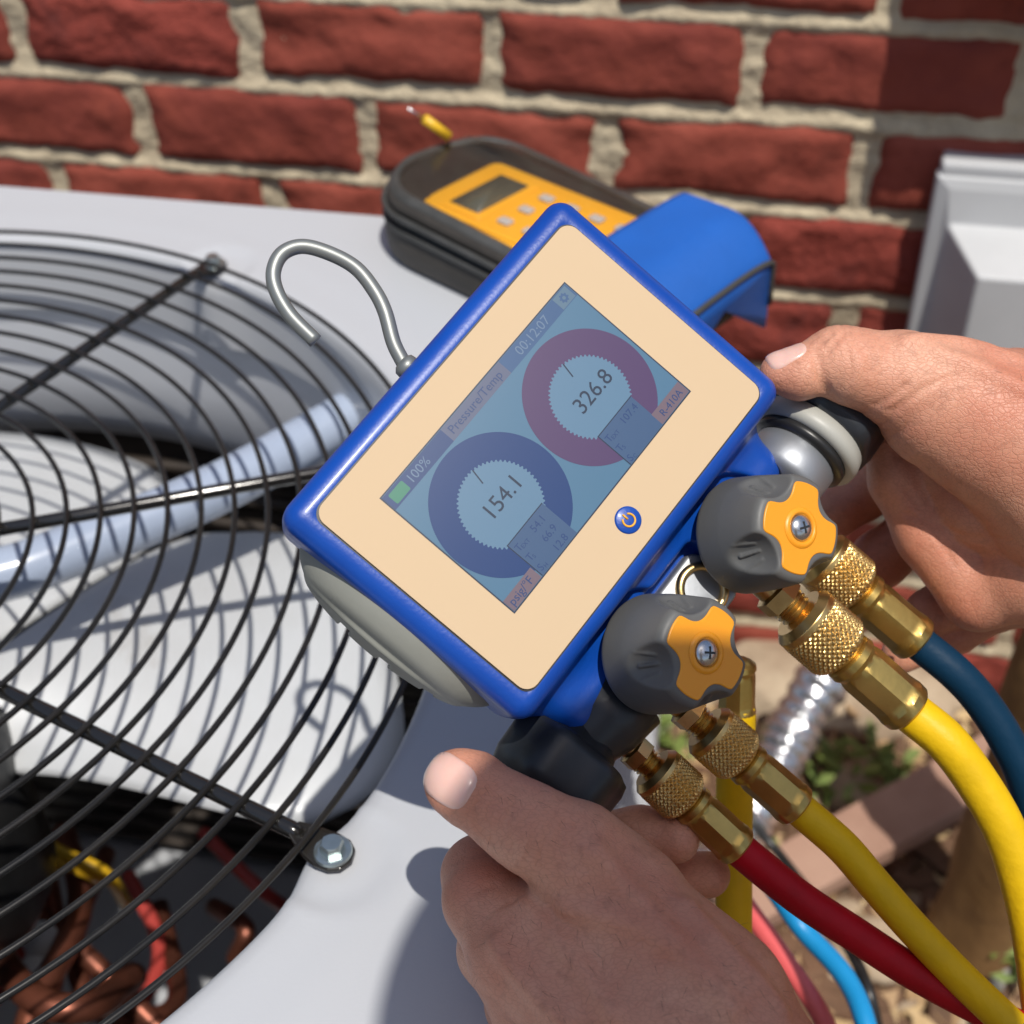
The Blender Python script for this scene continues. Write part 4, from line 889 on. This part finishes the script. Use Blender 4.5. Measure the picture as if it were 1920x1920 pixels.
# ---- left hand (lower)
lt = [(pt(857, 1466, 36.9), .86), (pt(880, 1478, 36.85), .96), (pt(955, 1528, 36.6), 1.02), (pt(1000, 1556, 36.5), 1.12), (pt(1080, 1600, 36.6), 1.32), (pt(1170, 1690, 36.9), 1.6)]
li = [(pt(980, 1780, 37.2), 1.5), (pt(915, 1690, 38.3), 1.18), (pt(905, 1640, 39.4), 1.1), (pt(960, 1600, 41.0), .92), (pt(1090, 1575, 41.9), .85), (pt(1200, 1565, 41.8), .80), (pt(1266, 1572, 41.4), .74)]
lm = [(pt(1010, 1860, 37.6), 1.5), (pt(935, 1780, 39.2), 1.12), (pt(930, 1720, 40.8), 1.05), (pt(1040, 1680, 42.6), .9), (pt(1200, 1650, 43.0), .82), (pt(1325, 1640, 42.6), .70)]
lr = [(pt(1050, 1930, 37.8), 1.5), (pt(985, 1880, 40.0), 1.1), (pt(1000, 1820, 42.0), 1.0), (pt(1150, 1760, 43.6), .85), (pt(1280, 1720, 43.6), .7)]
lpk = [(pt(1120, 2010, 37.8), 1.4), (pt(1060, 1980, 40.3), 1.0), (pt(1080, 1920, 42.2), .88), (pt(1220, 1850, 43.6), .72)]
lpalm = [(pt(1000, 1790, 37.0), 1.55, pt(1210, 1960, 35.6), 2.1), (pt(1120, 1660, 36.8), 1.5, pt(1330, 1880, 35.4), 2.0), (pt(1060, 1880, 37.4), 1.6, pt(1260, 2060, 35.8), 2.3), (pt(1120, 1760, 37.6), 1.6, pt(1290, 1960, 36.0), 2.2),
         (pt(1290, 1960, 35.6), 2.5, pt(1500, 2200, 33.5), 2.8), (pt(1500, 2200, 33.5), 2.8, pt(1850, 2850, 29.5), 3.4)]
ax1 = nrm(lt[3][0]-lt[0][0])
lw = [(lt[2][0]-CW*.9, ax1, .30, .030, 1.0), (lt[3][0]-CW*1.0, ax1, .42, .035, 1.1), (pt(935, 1610, 38.1), nrm(pt(960, 1700, 38)-pt(880, 1600, 38)), .5, .02, 1.0)]
fl = hand_sdf(lpalm, [lt, li, lm, lr, lpk], lw)
fl = relief(fl, [([(1120,1600),(1190,1680),(1270,1770),(1370,1890)], .20), ([(985,1700),(1070,1790),(1150,1900)], .17), ([(930,1770),(1000,1860),(1060,1915)], .15), ([(1290,1700),(1370,1790),(1460,1890)], .16), ([(1060,1700),(1180,1730),(1260,1770)], .12)],
 [([(903,1492),(892,1522),(902,1560)], .06), ([(926,1497),(912,1530),(922,1575)], .07), ([(943,1500),(930,1540),(938,1583)], .05), ([(962,1508),(948,1548),(958,1592)], .06), ([(1060,1540),(1050,1580),(1065,1625)], .04), ([(1085,1545),(1078,1590),(1092,1630)], .04), ([(905,1725),(930,1700),(960,1690)], .05), ([(870,1690),(895,1668),(930,1660)], .04),
  ])
lh = netobj('left_hand', nets(fl, (-13.5, -4, .05), (11, 28, 33), .085), 'skin', person, label='shaded left hand with its thumb on the lower black valve')
nd = nrm(lt[0][0]-lt[2][0]); nw = nrm(-CW*.93+nrm(-CR-CD)*.30); nw = nrm(nw-nd*(nw@nd)); nu = np.cross(nd, nw)
obj('thumbnail', nailpatch(fl, lt[0][0]+nd*.12, nu, nd, nw, .66, .78, 'n'), 'nail', lh)
# ---- right hand (upper)
rt = [(pt(1462, 698, 41.2), .60), (pt(1500, 700, 41.2), .74), (pt(1570, 676, 41.3), .98), (pt(1600, 688, 41.3), 1.12), (pt(1690, 712, 41.5), 1.38), (pt(1790, 748, 41.8), 1.75)]
ri = [(pt(1900, 900, 44.5), 1.5), (pt(1790, 850, 46.0), 1.15), (pt(1700, 850, 47.8), 1.05), (pt(1620, 920, 48.8), .98), (pt(1565, 965, 48.2), .85)]
rm = [(pt(1900, 980, 45.0), 1.4), (pt(1800, 960, 47.2), 1.1), (pt(1730, 985, 48.4), 1.0), (pt(1650, 1050, 48.6), .95), (pt(1610, 1085, 48.0), .80)]
rr_ = [(pt(1930, 1060, 45.2), 1.3), (pt(1860, 1060, 47.0), 1.0), (pt(1800, 1120, 47.8), .95), (pt(1742, 1150, 47.2), .82)]
rp = [(pt(1960, 1110, 45.5), 1.2), (pt(1880, 1130, 47.6), .88), (pt(1790, 1180, 48.4), .8), (pt(1690, 1225, 47.6), .66)]
rpalm = [(pt(1770, 760, 42.0), 1.9, pt(1990, 850, 42.0), 2.9), (pt(1900, 780, 43.6), 2.0, pt(2080, 930, 43.0), 2.9), (pt(2050, 920, 42.4), 3.1, pt(2500, 1120, 40), 3.3), (pt(2500, 1120, 40), 3.3, pt(3300, 1600, 36), 4.0)]
rs1 = [(pt(1655, 812, 44.9), .66), (pt(1682, 900, 44.9), .9), (pt(1745, 1000, 44.8), 1.1), (pt(1835, 1110, 44.7), 1.2), (pt(1950, 1070, 43.6), 1.6), (pt(2080, 1040, 43.0), 1.9)]
rs2 = [(pt(1725, 840, 44.9), .95), (pt(1830, 950, 44.2), 1.35), (pt(1990, 1000, 43.2), 1.8)]
ax2 = nrm(rt[4][0]-rt[1][0])
rw = [(rt[2][0]-CW*.8-CD*.6, ax2, .34, .03, .9), (rt[3][0]-CW*.9, ax2, .5, .035, .9), (pt(1672, 770, 41), nrm(pt(1720, 700, 41)-pt(1660, 660, 41)), .6, .035, 1.3)]
fr_ = hand_sdf(rpalm, [rt, rs1, rs2, ri, rm, rr_, rp], rw, kj=[.55, .16, .3, .3, .3, .3, .3], kg=.16)
fr_ = relief(fr_, [([(1760,660),(1840,690),(1925,730)], .14), ([(1700,640),(1800,640),(1900,670)], .12)],
 [([(1534,672),(1538,705),(1552,735),(1568,750)], .12), ([(1528,655),(1545,640),(1560,625)], .03), ([(1548,665),(1562,645),(1580,628)], .03), ([(1668,772),(1700,752),(1740,725),(1790,705)], .06), ([(1640,760),(1670,745),(1700,722)], .05), ([(1700,965),(1760,985),(1830,1010),(1900,1015)], .05), ([(1690,905),(1730,960),(1790,1060)], .04), ([(1600,640),(1625,660),(1630,700)], .03)])
rh = netobj('right_hand', nets(fr_, (-2, 8, -2), (42, 46, 27), .095), 'skin', person, label='sunlit right hand with its thumb on the upper black valve')
nd = nrm(rt[0][0]-rt[2][0]); nw = nrm(-CW*.55-CD*.85); nw = nrm(nw-nd*(nw@nd)); nu = np.cross(nd, nw)
obj('thumbnail', nailpatch(fr_, rt[0][0]-nd*.20, nu, nd, nw, .50, .62, 'n'), 'nail', rh)
hairs(fl, 2600, (-6, 8, 2), (6, 25, 16), 'arm_hair', lh, CD*.8+CR*.5, .38)
hairs(fr_, 900, (6, 26, 10), (16, 40, 22), 'arm_hair', rh, CR*-.3-CD*.5, .35, lambda P, G: (G@CD) < -.3)
for o in bpy.data.objects:
    if '_b' in o: del o['_b']
